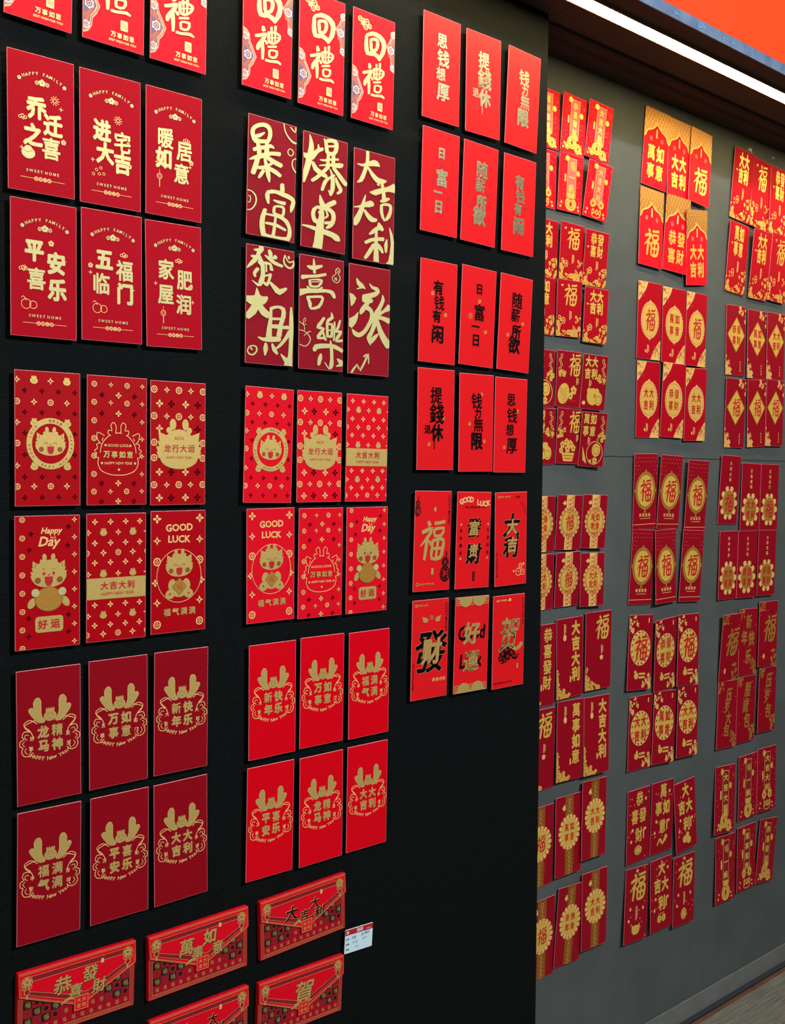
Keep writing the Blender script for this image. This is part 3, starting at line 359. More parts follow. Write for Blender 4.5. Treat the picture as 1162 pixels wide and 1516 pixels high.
# x, z (m), rotation, yaw, tilt (deg), width, height (mm)
POSE = {
 'L1a': (0.5003, 1.77, 0.5865, 0, 0, 84.21, 168.3),
 'L1b': (0.5919, 1.77, 0.5276, 0, 0, 84.21, 168.3),
 'L1c': (0.6837, 1.771, 0.2247, 0, 0, 84.21, 168.3),
 'L2a': (0.5039, 1.592, 0.2687, 0, 0, 84.21, 168.3),
 'L2b': (0.5948, 1.595, 0.5578, 0, 0, 84.21, 168.3),
 'L2c': (0.6852, 1.595, 1.281, 0, 0, 84.21, 168.3),
 'L3a': (0.5094, 1.381, 0.2774, 0, 0, 84.57, 169.8),
 'L3b': (0.6032, 1.381, 0.06, 0, 0, 84.57, 169.8),
 'L3c': (0.6935, 1.38, 0.3219, 0, 0, 84.57, 169.8),
 'L4a': (0.5095, 1.199, 0.2211, 0, 0, 84.57, 169.8),
 'L4b': (0.6032, 1.2, 0.1106, 0, 0, 84.57, 169.8),
 'L4c': (0.6954, 1.202, 0.3931, 0, 0, 84.57, 169.8),
 'L5a': (0.5118, 1.002, 0.5983, 0, 0, 84.14, 172.5),
 'L5b': (0.6075, 1.004, 0.5702, 0, 0, 84.14, 172.5),
 'L5c': (0.7017, 1.005, 0.0596, 0, 0, 84.14, 172.5),
 'L6a': (0.5123, 0.8199, -0.3587, 0, 0, 84.14, 172.5),
 'L6b': (0.6101, 0.8195, 0.1244, 0, 0, 84.14, 172.5),
 'L6c': (0.703, 0.8197, 0.854, 0, 0, 84.14, 172.5),
 'M0c': (1.03, 1.975, -0.3538, 0, 0, 84.53, 168.6),
 'M1a': (0.8422, 1.769, -0.7224, 0, 0, 83.66, 170.7),
 'M1b': (0.9383, 1.766, -0.8326, 0, 0, 83.66, 170.7),
 'M1c': (1.036, 1.762, -0.0995, 0, 0, 83.66, 170.7),
 'M2a': (0.8418, 1.585, -0.0027, 0, 0, 83.66, 170.7),
 'M2b': (0.9356, 1.584, 0.2328, 0, 0, 83.66, 170.7),
 'M2c': (1.03, 1.583, 0.0957, 0, 0, 83.66, 170.7),
 'M3a': (0.8429, 1.381, -0.8727, 0, 0, 84.57, 169.8),
 'M3b': (0.9361, 1.381, 0.3337, 0, 0, 84.57, 169.8),
 'M3c': (1.03, 1.381, -0.1535, 0, 0, 84.57, 169.8),
 'M4a': (0.8491, 1.203, 0.7049, 0, 0, 84.57, 169.8),
 'M4b': (0.9414, 1.202, 0.0006, 0, 0, 84.57, 169.8),
 'M4c': (1.034, 1.202, 0.3804, 0, 0, 84.57, 169.8),
 'M5a': (0.8554, 0.9991, 0.475, 0, 0, 84.14, 172.5),
 'M5b': (0.948, 1.001, 0.0799, 0, 0, 84.14, 172.5),
 'M5c': (1.043, 1, 0.481, 0, 0, 84.14, 172.5),
 'M6a': (0.8539, 0.8149, -0.2883, 0, 0, 84.14, 172.5),
 'M6b': (0.95, 0.8135, 0.4248, 0, 0, 84.14, 172.5),
 'M6c': (1.043, 0.8145, 0.0001, 0, 0, 84.14, 172.5),
 'R0a': (1.176, 2.013, 0.1129, 0, 0, 83.93, 170.2),
 'R0b': (1.275, 2.012, 0.6686, 0, 0, 83.93, 170.2),
 'R0c': (1.376, 2.011, -1.895, 0, 0, 83.93, 170.2),
 'R1a': (1.178, 1.828, -0.7252, 0, 0, 83.93, 170.2),
 'R1b': (1.272, 1.826, -1.442, 0, 0, 83.93, 170.2),
 'R1c': (1.372, 1.824, -0.798, 0, 0, 83.93, 170.2),
 'R2a': (1.179, 1.613, -0.5273, 0, 0, 83.93, 170.2),
 'R2b': (1.274, 1.615, -1.488, 0, 0, 83.93, 170.2),
 'R2c': (1.369, 1.613, -2.026, 0, 0, 83.93, 170.2),
 'R3a': (1.179, 1.433, 0.2978, 0, 0, 83.93, 170.2),
 'R3b': (1.276, 1.431, 0.6081, 0, 0, 83.93, 170.2),
 'R3c': (1.364, 1.43, 0.0885, 0, 0, 83.93, 170.2),
 'R4a': (1.177, 1.227, -0.6634, 0, 0, 83.71, 170.2),
 'R4b': (1.275, 1.225, -0.721, 0, 0, 83.71, 170.2),
 'R4c': (1.372, 1.224, 1.301, 0, 0, 83.71, 170.2),
 'R5a': (1.176, 1.042, -0.2173, 0, 0, 83.71, 170.2),
 'R5b': (1.276, 1.04, -0.4365, 0, 0, 83.71, 170.2),
 'R5c': (1.372, 1.036, 0.4787, 0, 0, 83.71, 170.2),
 'L0a': (0.498, 1.977, -1.37, 0, 0, 84.53, 168.6),
 'L0b': (0.5957, 1.976, -0.3354, 0, 0, 84.53, 168.6),
 'L0c': (0.6893, 1.975, -0.2753, 0, 0, 84.53, 168.6),
 'M0a': (0.8326, 1.976, -0.3546, 0, 0, 84.53, 168.6),
 'M0b': (0.9295, 1.974, -0.26, 0, 0, 84.53, 168.6),
 'W1': (0.5518, 0.6503, -0.9034, 0, 0, 163, 92),
 'W2': (0.7348, 0.6462, 0.4172, 0, 0, 163, 92),
 'W3': (0.9197, 0.6483, 1.799, 0, 0, 163, 92),
 'W4': (0.7369, 0.5244, -0.0735, 0, 0, 163, 92),
 'W5': (0.9171, 0.518, -1.335, 0, 0, 163, 92),
 'P1': (1.031, 0.5795, -2.536, 0, 0, 58, 39.5),
 'C0b': (1.641, 2.051, -1.227, 1.119, -1.684, 76, 114.5),
 'C0c': (1.719, 2.054, -3.123, -1.738, -2.995, 76, 114.5),
 'C1b': (1.635, 1.933, 0.8083, 1.263, -2.35, 76, 114.5),
 'C1c': (1.717, 1.932, -2.55, -1.146, -5.481, 76, 114.5),
 'C2b': (1.645, 1.796, -0.0482, 1.509, -1.464, 76, 114.5),
 'C2c': (1.72, 1.792, -0.0696, -0.4084, -3.37, 76, 114.5),
 'C3b': (1.641, 1.681, 1.751, -0.8309, -2.083, 76, 114.5),
 'C3c': (1.726, 1.675, 0.1184, -1.623, -1.91, 76, 114.5),
 'C4b': (1.646, 1.537, -0.2296, -1.077, -1.369, 76, 114.5),
 'C4c': (1.723, 1.535, -0.6148, -3.639, -3.336, 76, 114.5),
 'C5b': (1.652, 1.42, -0.7522, -0.3139, -1.106, 76, 114.5),
 'C5c': (1.722, 1.415, -0.986, -4.711, -4.309, 76, 114.5),
 'C6b': (1.658, 1.241, -1.047, -1.662, -1.684, 76, 114.5),
 'C6c': (1.739, 1.241, -1.737, -3.916, -1.078, 76, 114.5),
 'C7b': (1.659, 1.122, 0.9993, -0.4801, -2.235, 76, 114.5),
 'C7c': (1.739, 1.117, -0.9899, -2.779, 1.148, 76, 114.5),
 'C8b': (1.676, 0.9545, 1.503, 0.4053, 0.3621, 86, 170),
 'C8c': (1.769, 0.9606, 0.741, -1.434, 0.1939, 86, 170),
 'C9b': (1.681, 0.7783, -1.545, 0.3298, 1.857, 86, 170),
 'C9c': (1.768, 0.7757, -1.061, -0.6971, 2.123, 86, 170),
 'C10b': (1.685, 0.5731, -0.922, 0.5121, 1.747, 86, 170),
 'C10c': (1.767, 0.5918, -2.131, 1.498, 2.143, 86, 170),
 'C11b': (1.697, 0.3733, -4.247, 0.9015, 0.2699, 86, 170),
 'C11c': (1.779, 0.3865, -0.9018, -0.7255, 1.46, 86, 170),
 'D0a': (1.925, 2.063, -3.408, -2.583, 0.117, 86, 170),
 'D0b': (2.012, 2.059, -0.6498, 1.17, 0.3084, 86, 170),
 'D0c': (2.095, 2.056, -3.647, 0.3288, 1.392, 86, 170),
 'D1a': (1.917, 1.889, -1.472, -0.3724, 1.311, 86, 170),
 'D1b': (2.01, 1.889, -2.551, -4.118, -0.1226, 86, 170),
 'D1c': (2.087, 1.87, 7.349, 1.327, -2.878, 86, 170),
 'D2a': (1.922, 1.685, 0.4471, -0.6316, -0.2092, 86, 170),
 'D2b': (2.012, 1.683, 0.2201, -1.595, 0.4702, 86, 170),
 'D2c': (2.102, 1.683, 0.1109, 0.8466, 0.0199, 86, 170),
 'D3a': (1.927, 1.51, 0.8387, 0.1109, 0.0065, 86, 170),
 'D3b': (2.018, 1.513, -0.5574, -1.286, -0.9751, 86, 170),
 'D3c': (2.107, 1.508, 1.792, 0.0917, -1.392, 86, 170),
 'D4a': (1.925, 1.304, 1.191, -0.3393, -1.065, 86, 170),
 'D4b': (2.018, 1.302, -1.82, 0.0033, -1.372, 86, 170),
 'D4c': (2.125, 1.292, -1.462, -0.1445, -1.622, 86, 170),
 'D5a': (1.924, 1.133, -2.939, 0.1427, 0.0611, 86, 170),
 'D5b': (2.008, 1.131, 0.9245, 2.384, 1.73, 86, 170),
 'D5c': (2.115, 1.126, -2.922, -0.8335, -0.436, 86, 170),
 'D6a': (1.922, 0.9394, -3.33, -1.337, 1.775, 86, 170),
 'D6b': (2.017, 0.9247, 2.843, 1.402, -2.027, 86, 170),
 'D6c': (2.11, 0.9261, -1.538, -0.8571, 1.469, 86, 170),
 'D7a': (1.934, 0.7529, -1.117, -0.1804, 0.7175, 86, 170),
 'D7b': (2.022, 0.7529, -3.654, -0.6868, 1.881, 86, 170),
 'D7c': (2.117, 0.7526, -2.179, -0.6112, 1.608, 86, 170),
 'D8a': (1.939, 0.5365, -0.3823, 0.2509, 0.5903, 86, 170),
 'D8b': (2.029, 0.5373, -0.8696, -0.7613, 0.2128, 86, 170),
 'D8c': (2.122, 0.5224, 4.502, -0.6076, 1.431, 86, 170),
 'D9a': (1.936, 0.3527, -3.693, -0.1994, 2.348, 86, 170),
 'D9b': (2.032, 0.3522, -0.0699, -0.0665, 2.142, 86, 170),
 'D9c': (2.124, 0.3384, -0.2214, -1.87, 1.211, 86, 170),
 'E0a': (2.282, 2.05, -3.819, -1.358, -1.017, 86, 170),
 'E0b': (2.368, 2.044, -3.933, 0.1382, 0.8368, 86, 170),
 'E0c': (2.451, 2.039, -3.884, -0.9623, 1.586, 86, 170),
 'E1a': (2.272, 1.873, -3.403, 0.0864, -1.123, 86, 170),
 'E1b': (2.372, 1.869, -0.9271, -0.031, -3.257, 86, 170),
 'E1c': (2.459, 1.873, -1.414, -0.1712, -2.78, 86, 170),
 'E2a': (2.28, 1.674, 1.018, -0.314, 0.0607, 86, 170),
 'E2b': (2.375, 1.672, 1.209, -0.2451, 0.3747, 86, 170),
 'E2c': (2.465, 1.675, 0.988, -0.0882, 0.2191, 86, 170),
 'E3a': (2.286, 1.496, 0.3455, -1.522, -0.7499, 86, 170),
 'E3b': (2.386, 1.5, 2.893, 0.0304, -0.3272, 86, 170),
 'E3c': (2.473, 1.504, 0.6569, -0.0023, 0.0305, 86, 170),
 'E4a': (2.272, 1.306, -1.736, -0.1127, -1.313, 86, 170),
 'E4b': (2.37, 1.288, -1.247, -1.553, 0.4691, 86, 170),
 'E4c': (2.459, 1.287, -0.6209, -1.045, 0.2677, 86, 170),
 'E5a': (2.28, 1.119, -0.5934, 0.9273, 0.5567, 86, 170),
 'E5b': (2.364, 1.117, -0.8316, -1.677, 0.5049, 86, 170),
 'E5c': (2.458, 1.116, -0.942, -0.5927, 0.4881, 86, 170),
 'E6a': (2.297, 0.9108, -0.3625, 0.8274, -2.557, 86, 170),
 'E6b': (2.382, 0.9169, -1.536, 0.0494, 1.159, 86, 170),
 'E6c': (2.474, 0.9295, -1.372, -2.306, 1.252, 86, 170),
 'E7a': (2.297, 0.7411, -2.089, -0.8788, 1.172, 86, 170),
 'E7b': (2.383, 0.7429, -1.253, -0.5727, 1.013, 86, 170),
 'E7c': (2.485, 0.754, -1.394, -0.3476, 0.7423, 86, 170),
 'E8a': (2.295, 0.5257, -2.543, -2.523, 2.688, 86, 170),
 'E8b': (2.407, 0.5356, 1.307, -1.624, 0.2194, 86, 170),
 'E8c': (2.493, 0.5406, -0.1623, -3.133, 1.163, 86, 170),
 'E9a': (2.311, 0.3432, -0.8124, -1.676, 1.903, 86, 170),
 'E9b': (2.41, 0.3483, 0.1429, -1.277, 1.236, 86, 170),
 'E9c': (2.51, 0.3436, -6.191, -0.4352, 0.8452, 86, 170),
 'C0a': (1.563, 2.049, 0, 0, 0, 76, 114.5),
 'C1a': (1.557, 1.931, 0, 0, 0, 76, 114.5),
 'C2a': (1.567, 1.794, 0, 0, 0, 76, 114.5),
 'C3a': (1.563, 1.679, 0, 0, 0, 76, 114.5),
 'C4a': (1.568, 1.535, 0, 0, 0, 76, 114.5),
 'C5a': (1.574, 1.418, 0, 0, 0, 76, 114.5),
 'C6a': (1.58, 1.239, 0, 0, 0, 76, 114.5),
 'C7a': (1.581, 1.12, 0, 0, 0, 76, 114.5),
 'C8a': (1.588, 0.9465, 0, 0, 0, 86, 170),
 'C9a': (1.593, 0.7703, 0, 0, 0, 86, 170),
 'C10a': (1.597, 0.5651, 0, 0, 0, 86, 170),
 'C11a': (1.609, 0.3653, 0, 0, 0, 86, 170),
}

# ------------------------------------------------------------------ designs (millimetres, centre of the envelope is 0,0)
AC = {}
def design(f):
    def g(*a):
        k = (f.__name__,) + a
        if k not in AC:
            AC[k] = f(*a)
            if f.__name__[:2] == 'g_': AC[k].wall = 1
        return AC[k]
    return g
@design
def d_huili():
    a = Art(); 
    a.traced('gold_pale', 'M0c')
    left = [(-42, -3), (-36, -5), (-31, -11), (-30, -20), (-25, -28), (-19, -40), (-24, -51), (-29, -57), (-30, -67), (-35, -75), (-42, -78)]
    right = [(42, 70), (37, 67), (34, 58), (30, 50), (24, 42), (29, 32), (33, 26), (34, 16), (38, 7), (42, 4)]
    for pts, cx, cy in ((left, -44, -40), (right, 44, 38)):
        for lay, k in (('cream', 1), ('peach', .9), ('purple', .8), ('peach', .62)):
            if lay == 'peach' and k < .7: lay = 'peachbase'
            q = [(cx + (x - cx) * k, cy + (y - cy) * k) for x, y in pts]
            if k == .9: a.stroke('peach', q, 1.2, sm=2)
            elif k == .62: a.stroke('peach', q, 3.4, sm=2)
            else: a.fill(lay, q)
        s = 1 if cx < 0 else -1
        for dx, dy, r in ((8, 0, 6.2), (4, 25, 5), (4, -27, 5)):
            x, y = cx + s * (dx + 2), cy + dy
            a.ring('white', x, y, r * .8, 1.3, n=12, scal=.25, sn=6); a.ring('white', x, y, r * .35, 1.0, n=8); a.ring('redink', x, y, r * .58, .8, n=10)
        for dx, dy in ((6, 13), (6, -14), (12, 8), (12, -9), (3, 15), (3, -16)): a.blossom('peach', cx + s * (dx + 1), cy + dy, 3, 'cream')
    for x, y, r in ((-29, 70, 3.6), (-22.5, 68, 3.4), (-16, 68, 4.4), (-10, 63, 3.2), (-18, 60, 3.8), (-24, 64, 2.6)):
        a.ring('gold_pale', x, y, r, 1.5, n=12)
        a.ell('gold_pale', x, y, r * .35, n=6)
    a.rrect('gold_pale', 14, -55, 10, 13, 1.2); a.fu('redink', 14, -55, 7, 9, .7)
    for i, c in enumerate('万事如意'): a.text('gold_pale', c, -1 + i * 8.6, -69, 7.5, .04)
    a.text('gold_pale', 'BEST WISH FOR YOU', 12, -76.5, 4.0, .03)
    a.order = ['peachbase', 'cream', 'purple', 'peach', 'gold_pale', 'redink', 'white']
    return a
FAM = {'乔迁之喜': ((-6.5, 19), (14.5, 2), (-11, -14), (12, -27)), '进宅大吉': ((-12, 11), (16, 1), (-8, -17), (16, -26)), '暖居如意': ((-13, 20), (15, 7), (-16, -7), (11, -23)),
       '平安喜乐': ((-12.5, 22), (15.5, 10), (-10, -12), (16.7, -23)), '五福临门': ((-11, 21), (17, 10), (-15, -10), (18, -20)), '家肥屋润': ((-12, 21), (16, 9), (-13, -13), (14, -24))}
@design
def d_family(t):
    a = Art(); k = list(FAM).index(t)
    a.arc('gold_pale', 'HAPPY FAMILY', 1, 14.5, 47, 5.4, .045, 120, 60)
    for s in (-1, 1): a.blossom('gold_pale', 1 + s * 28.5, 51.5, 2.6, 'redink')
    a.blossom('gold_pale', 1, 51, 4.6, 'redink'); 
    for s in (-1, 1): a.ring('gold_pale', 1 + s * 6.6, 50, 2.1, .9, n=10); a.ell('gold_pale', 1 + s * 6.6, 50, .8, n=6)
    for c, (x, y) in zip(t, FAM[t]): a.text('gold_line', c, x, y, 25, .064, sy=1.12, sx=.98); a.text('gold_pale', c, x, y, 25, .05, sy=1.12, sx=.98)
    for x, y in (((25, 24), (-25, -32)), ((24, 2), (-25, -28)), ((24, -12), (-26, -14)), ((26, 14), (-24, 1)), ((29, -14), (-30, 3)), ((28, -20), (-28, 1)))[k]: a.spark('gold_line', x, y, 3)
    pos = ((17, 33, -23, 5, 28, -16, -17, -37), (10, 28, 17, 22, 26, -28, -20, -40), (19, 22, -2, -8, 26, -6, -22, -32), (9, 34, -26, -1, 8, -34, -20, -44), (17, 30, 8, 24, -30, 12, -18, -42), (8, 34, 3, -8, 25, 0, -17, -38))[k]
    x, y = pos[0:2]
    if k in (0, 1):
        for i in range(10):
            t_ = i * math.pi / 5; a.stroke('gold_line', [(x + 3 * math.cos(t_), y + 3 * math.sin(t_)), (x + 6 * math.cos(t_), y + 6 * math.sin(t_))], .8, sm=1)
        a.ring('gold_line', x, y, 2.2, .8, n=8)
    elif k == 3: a.blossom('gold_line', x, y, 4, 'redink')
    else: a.cloud('gold_line', x, y, 4)
    if k != 3: a.blossom('gold_line', pos[4], pos[5], 3.6, 'redink')
    if k in (0, 3): a.cloud('gold_line', pos[2], pos[3], 4)
    x, y = pos[6:8]
    if k == 0: a.ell('gold_pale', x, y, 8.5, 7); a.ell('gold_pale', x, y + 5, 5, 4); a.stroke('redink', [(x - 6, y + 3), (x, y + 1), (x + 6, y + 4)], .5)
    elif k in (3, 4):
        a.ring('gold_line', x - 3, y, 6, .7); a.ring('gold_line', x + 6, y - .5, 4.6, .7); a.stroke('gold_line', [(x - 3, y + 4), (x - 6, y + 9), (x - 9, y + 7)], .7)
    elif k == 1:
        for dx, dy in ((0, 0), (4, -5), (-4, -6), (6, 3), (10, -4)): a.ring('gold_line', x + dx, y + dy, 1.8, .7, n=6)
    else:
        a.ring('gold_line', x, y, 3.6, .7); a.ring('gold_line', x, y, 1.8, .5, n=8); a.stroke('gold_pale', [(x, y - 4), (x, y - 14)], 1.0, sm=1); a.stroke('gold_line', [(x, y + 4), (x, y + 9)], .5, sm=1)
    a.text('gold_pale', 'S W E E T  H O M E', 1, -58, 4.9, .05)
    a.rect('gold_line', -18, -67, 18, .5); a.rect('gold_line', 20, -67, 18, .5)
    for i, c in enumerate('吉祥之家'): a.ell('gold_line', -7.3 + i * 5.5, -67, 2.7, n=10); a.text('redink', c, -7.3 + i * 5.5, -67, 3.6, .02)
    a.order = ['gold_line', 'gold_pale', 'redink']; return a
@design
def d_big(k):
    a = Art(); a.traced('gold_pale', k); return a
def dragon_head(a, x, y, s, lay='gold', mood=0):
    for d in (-1, 1):
        a.ell(lay, x + d * 5.6 * s, y + 20.5 * s, 2.9 * s, 4.8 * s, rot=-d * 6); a.ell(lay, x + d * 9.0 * s, y + 15.5 * s, 2.4 * s, 2.9 * s, rot=-d * 30)
        a.fill(lay, [(x + d * 12 * s, y + 11 * s), (x + d * 21 * s, y + 16.5 * s), (x + d * 21 * s, y + 9 * s), (x + d * 17.5 * s, y + 5 * s)])
        a.stroke('darkred', [(x + d * 17 * s, y + 12.5 * s), (x + d * 18 * s, y + 8 * s)], .7 * s, sm=1)
        for i, (dx, dy) in enumerate(((20, 4), (21.5, -1), (21.5, -6))): a.fill(lay, [(x + d * (dx - 7) * s, y + (dy + 3) * s), (x + d * (dx + 2.2) * s, y + (dy + 4) * s), (x + d * (dx + .5) * s, y + (dy - 2) * s), (x + d * (dx - 6) * s, y + (dy - 4) * s)])
    a.ell(lay, x, y + 1.5 * s, 19 * s, 16 * s, n=24); a.ell(lay, x, y - 7.5 * s, 21 * s, 10.5 * s, n=24)
    if lay != 'mask':
        if mood == 0:
            for d in (-1, 1): a.ell('redink', x + d * 6.3 * s, y, 1.7 * s, 2.3 * s, n=8); a.stroke('brown', [(x + d * 5 * s, y + 5 * s), (x + d * 8.5 * s, y + 6.2 * s)], .7 * s, sm=1)
        else:
            for d in (-1, 1): a.stroke('redink', [(x + d * 4 * s, y - .5 * s), (x + d * 7 * s, y + 1.8 * s), (x + d * 10 * s, y - .5 * s)], .8 * s)
        for d in (-1, 1): a.ell('brown', x + d * 14.3 * s, y - 8.5 * s, 4 * s, 4 * s, n=12)
        a.ell('redink', x, y - 1.6 * s, 1.5 * s, .9 * s, n=8)
        a.fill('redink', [(x - 5.2 * s, y - 4 * s), (x + 5.2 * s, y - 4 * s), (x + 5 * s, y - 11 * s), (x + 2.4 * s, y - 15.5 * s), (x - 2.4 * s, y - 15.5 * s), (x - 5 * s, y - 11 * s)])
        if mood == 0: a.rect('brown', x, y - 7.3 * s, 8.4 * s, 5 * s)
        a.order_hint = 1
ORD = ['gold_line', 'gold', 'brown', 'darkfoil', 'darkred', 'redink', 'white', 'pink', 'gold_pale', 'black']
@design
def d_coin():
    a = Art(); 
    for v, kinds in ((73, 'difi'), (46, 'cdcdc'), (20, 'd.....'), (-6, 'c...c'), (-34, 'd....'), (-60, 'cdcdc')):
        for i, k in enumerate(kinds):
            x = -39.5 + i * 21.3
            if k == 'd': a.dia('gold_line', x, v, 4.6)
            if k == 'c': a.coin('gold_line', x, v, 4.0)
            if k == 'i': a.icon('gold', x, v, 5)
            if k == 'f': a.dia('gold_line', x, v, 4.6)
    for v in (60, 33, 7, -20, -48, -74):
        for x in (-30, -8, 13.5, 35):
            if v in (7, -20) and abs(x) < 20: continue
            a.flo('darkfoil', x, v, 3.4)
    for x, y in ((-18, 20), (25, 20), (-18, -35), (25, -35)): a.icon('gold', x, y, 5)
    a.L['gold'] = a.L.get('gold', ([], []))
    b = 'peachbase'
    a.ell('mask', 3, -6, 25, 27, n=28)
    a.ring('gold', 3, -6, 27.5, 7, n=36, ry=29)
    t = 'GOOD LUCK · 龙年大吉 · HAPPY NEW YEAR ·'
    for i, c in enumerate(t):
        an = 215 - i * 360 / len(t)
        if c != ' ': a.text('darkred', c, 3 + 27.5 * math.cos(D2R(an)), -6 + 29 * math.sin(D2R(an)), 3.9, .02, rot=an - 90)
    dragon_head(a, 3, -6, .84, 'gold', 1)
    a.order = ['gold_line', 'darkfoil', 'mask', 'gold', 'brown', 'darkred', 'redink']
    return a
def head_outline(a, x, y, s, lay, w):
    P_ = lambda pts, c=False: a.stroke(lay, [(x + p[0] * s, y + p[1] * s) for p in pts], w, sm=4, closed=c)
    for d in (-1, 1):
        P_([(d * 4, 24), (d * 3.5, 34), (d * 7, 39), (d * 11, 35), (d * 9.5, 28), (d * 14, 28.5), (d * 15, 24), (d * 11, 21)])
        P_([(d * 12, 22.5), (d * 20, 15), (d * 24.5, 7), (d * 26, -2)])
        P_([(d * 20, 21), (d * 30, 25), (d * 30, 16), (d * 25, 10)]); P_([(d * 22, 18), (d * 23.5, 14)])
        P_([(d * 27, 11), (d * 31, 9), (d * 30, 4), (d * 34, 1), (d * 31, -3), (d * 34, -6), (d * 29, -9)])
    P_([(-4, 25), (4, 25)])
    P_([(-28, -8), (-29, -17), (-24, -26), (-12, -31), (0, -32), (12, -31), (24, -26), (29, -17), (28, -8)])
@design
def d_outline():
    a = Art()
    for v in (73.5, 50, 26, 3, -20, -44, -67):
        inner = v in (73.5, 50, -67)
        for i, x in enumerate((-33, -10, 13, 35)):
            if i in (1, 2) and not inner: continue
            (a.coin if i in (0, 2) else a.dia)('gold_line', x, v, 3.8)
    for v in (60, 36, -56, -80):
        a.flo('gold_line', 1, v, 4.2); a.flo('darkfoil', -22, v, 3.4); a.flo('darkfoil', 24, v, 3.4)
    head_outline(a, 1, -14, .98, 'gold_line', 1.0)
    a.text('gold_line', 'GOOD LUCK', 1, -6, 5, .03)
    for i, c in enumerate('万事如意'): a.text('gold', c, -15.5 + i * 11, -18, 9.5, .05)
    a.text('gold_line', 'HAPPY NEW YEAR', 1.5, -29.5, 4.8, .03)
    for x, y in ((-17, -6), (18, -6), (-22, -29.5), (25, -29.5), (2, -38)): a.blossom('gold_line', x, y, 1.8)
    return a
@design
def d_rich():
    a = Art()
    for v, e in ((73, 1), (37, 1), (1, 0), (-20, 0), (-57, 1)):
        for i, x in enumerate((-37, -18, .5, 19, 38)):
            if not e and 0 < i < 4: continue
            (a.dia if i % 2 else a.coin)('gold_line', x, v, 4.9)
    for v in (54, 20, -39.5, -75):
        for i, x in enumerate((-29, -11, 11, 30)):
            if v == 20 and i in (1, 2): continue
            a.flo('gold_line' if i in (0, 2) else 'darkfoil', x, v, 5.3)
    x, y, s = 1, -8, 1.48
    for d in (-1, 1):
        a.ell('gold', x + d * 6.5 * s, y + 23 * s, 3.4 * s, 5.2 * s); a.ell('gold', x + d * 10.5 * s, y + 17.5 * s, 2.8 * s, 3 * s)
        a.fill('gold', [(x + d * 11 * s, y + 12 * s), (x + d * 21.5 * s, y + 16 * s), (x + d * 20.5 * s, y + 8 * s), (x + d * 17 * s, y + 4 * s)])
        for dx, dy in ((20, 4), (21.5, -1), (21, -6)): a.fill('gold', [(x + d * (dx - 7) * s, y + (dy + 3) * s), (x + d * (dx + 2.2) * s, y + (dy + 3.5) * s), (x + d * (dx + .5) * s, y + (dy - 2) * s), (x + d * (dx - 6) * s, y + (dy - 4) * s)])
    a.ell('gold', x, y + 1.5 * s, 17.5 * s, 17 * s, n=28); a.ell('gold', x, y - 8 * s, 19.6 * s, 10.5 * s, n=28)
    a.text('redink', 'RICH', 1, 7, 6, .02)
    for i, c in enumerate('龙行大运'): a.text('redink', c, -17 + i * 12.3, -7, 11, .035)
    a.text('redink', 'HAPPY NEW YEAR', 1, -19.5, 4.8, .01)
    a.order = ['gold_line', 'darkfoil', 'darkred', 'gold', 'redink']
    return a
@design
def d_day():
    a = Art()
    for i in range(8): a.coin('gold_line', -33, 80 - i * 23.2, 3.6); a.dia('gold_line', 35, 79 - i * 22.6, 4)
    a.text('gold_line', 'Happy', 5, 64.5, 10.5, .045, shear=.25); a.text('gold_line', 'luck', 7, 57, 4.5, .03, shear=.3); a.text('gold_line', 'Day', 2, 50, 17, .035, shear=.25)
    for x, y in ((-22, 62), (27, 70), (-24, 42), (26, 46), (-25, -45), (27, -44), (-25, -68), (27, -66)): a.flo('darkfoil', x, y, 3.4)
    for d in (-1, 1): a.ell('gold', 1 + d * 22, -26, 4.6, 7.5, rot=d * 32)
    a.ell('gold', 1, -20, 17, 10)
    dragon_head(a, 1, 11, 1.0, 'gold', 0)
    a.ell('brown', 1, -22, 18.6, 16, n=24); a.ell('gold_deep', 1, -22, 17.8, 15.2, n=24); a.ell('brown', 1, -14, 11, 8.5); a.ell('gold_deep', 1, -14.5, 10.2, 8)
    a.stroke('brown', [(-13, -16), (-10, -22), (1, -24.5), (12, -22), (15, -16)], .6)
    for d in (-1, 1): a.ell('brown', 1 + d * 17.5, -13, 5.7, n=14); a.ell('gold_pale', 1 + d * 17.5, -13, 5.2, n=14)
    a.rrect('gold', 1.5, -54, 36.5, 20.5, 4)
    a.text('redink', '好', -7, -54, 12.5, .04); a.text('redink', '运', 9.5, -54, 12.5, .04)
    a.order = ['gold_line', 'darkfoil', 'gold', 'darkred', 'brown', 'gold_deep', 'redink', 'gold_pale']
    return a
@design
def d_band():
    a = Art()
    for v in (74, 46, 20, -36, -63):
        for x in (-31, -9, 12.5, 33): a.flo('gold_line', x, v, 4)
    for v in (60, 5, -50):
        for x in (-40, 2, 43): a.dia('gold_line', x, v, 4.6)
        for x in (-19, 23): a.icon('gold', x, v, 5)
    for v in (33, -75):
        a.dia('gold_line', -19, v, 5); a.dia('gold_line', 23, v, 5); a.coin('gold_line', 2, v, 4); a.coin('gold_line', -42, v, 4); a.coin('gold_line', 44, v, 4)
    a.rect('gold', 0, -14.5, 84, 28)
    for i, c in enumerate('大吉大利'): a.text('redink', c, -17.5 + i * 12.6, -11, 11, .045)
    a.text('redink', 'HAPPY NEW YEAR', 1.5, -22, 5.6, .025)
    a.order = ['gold_line', 'darkred', 'gold', 'redink']; return a
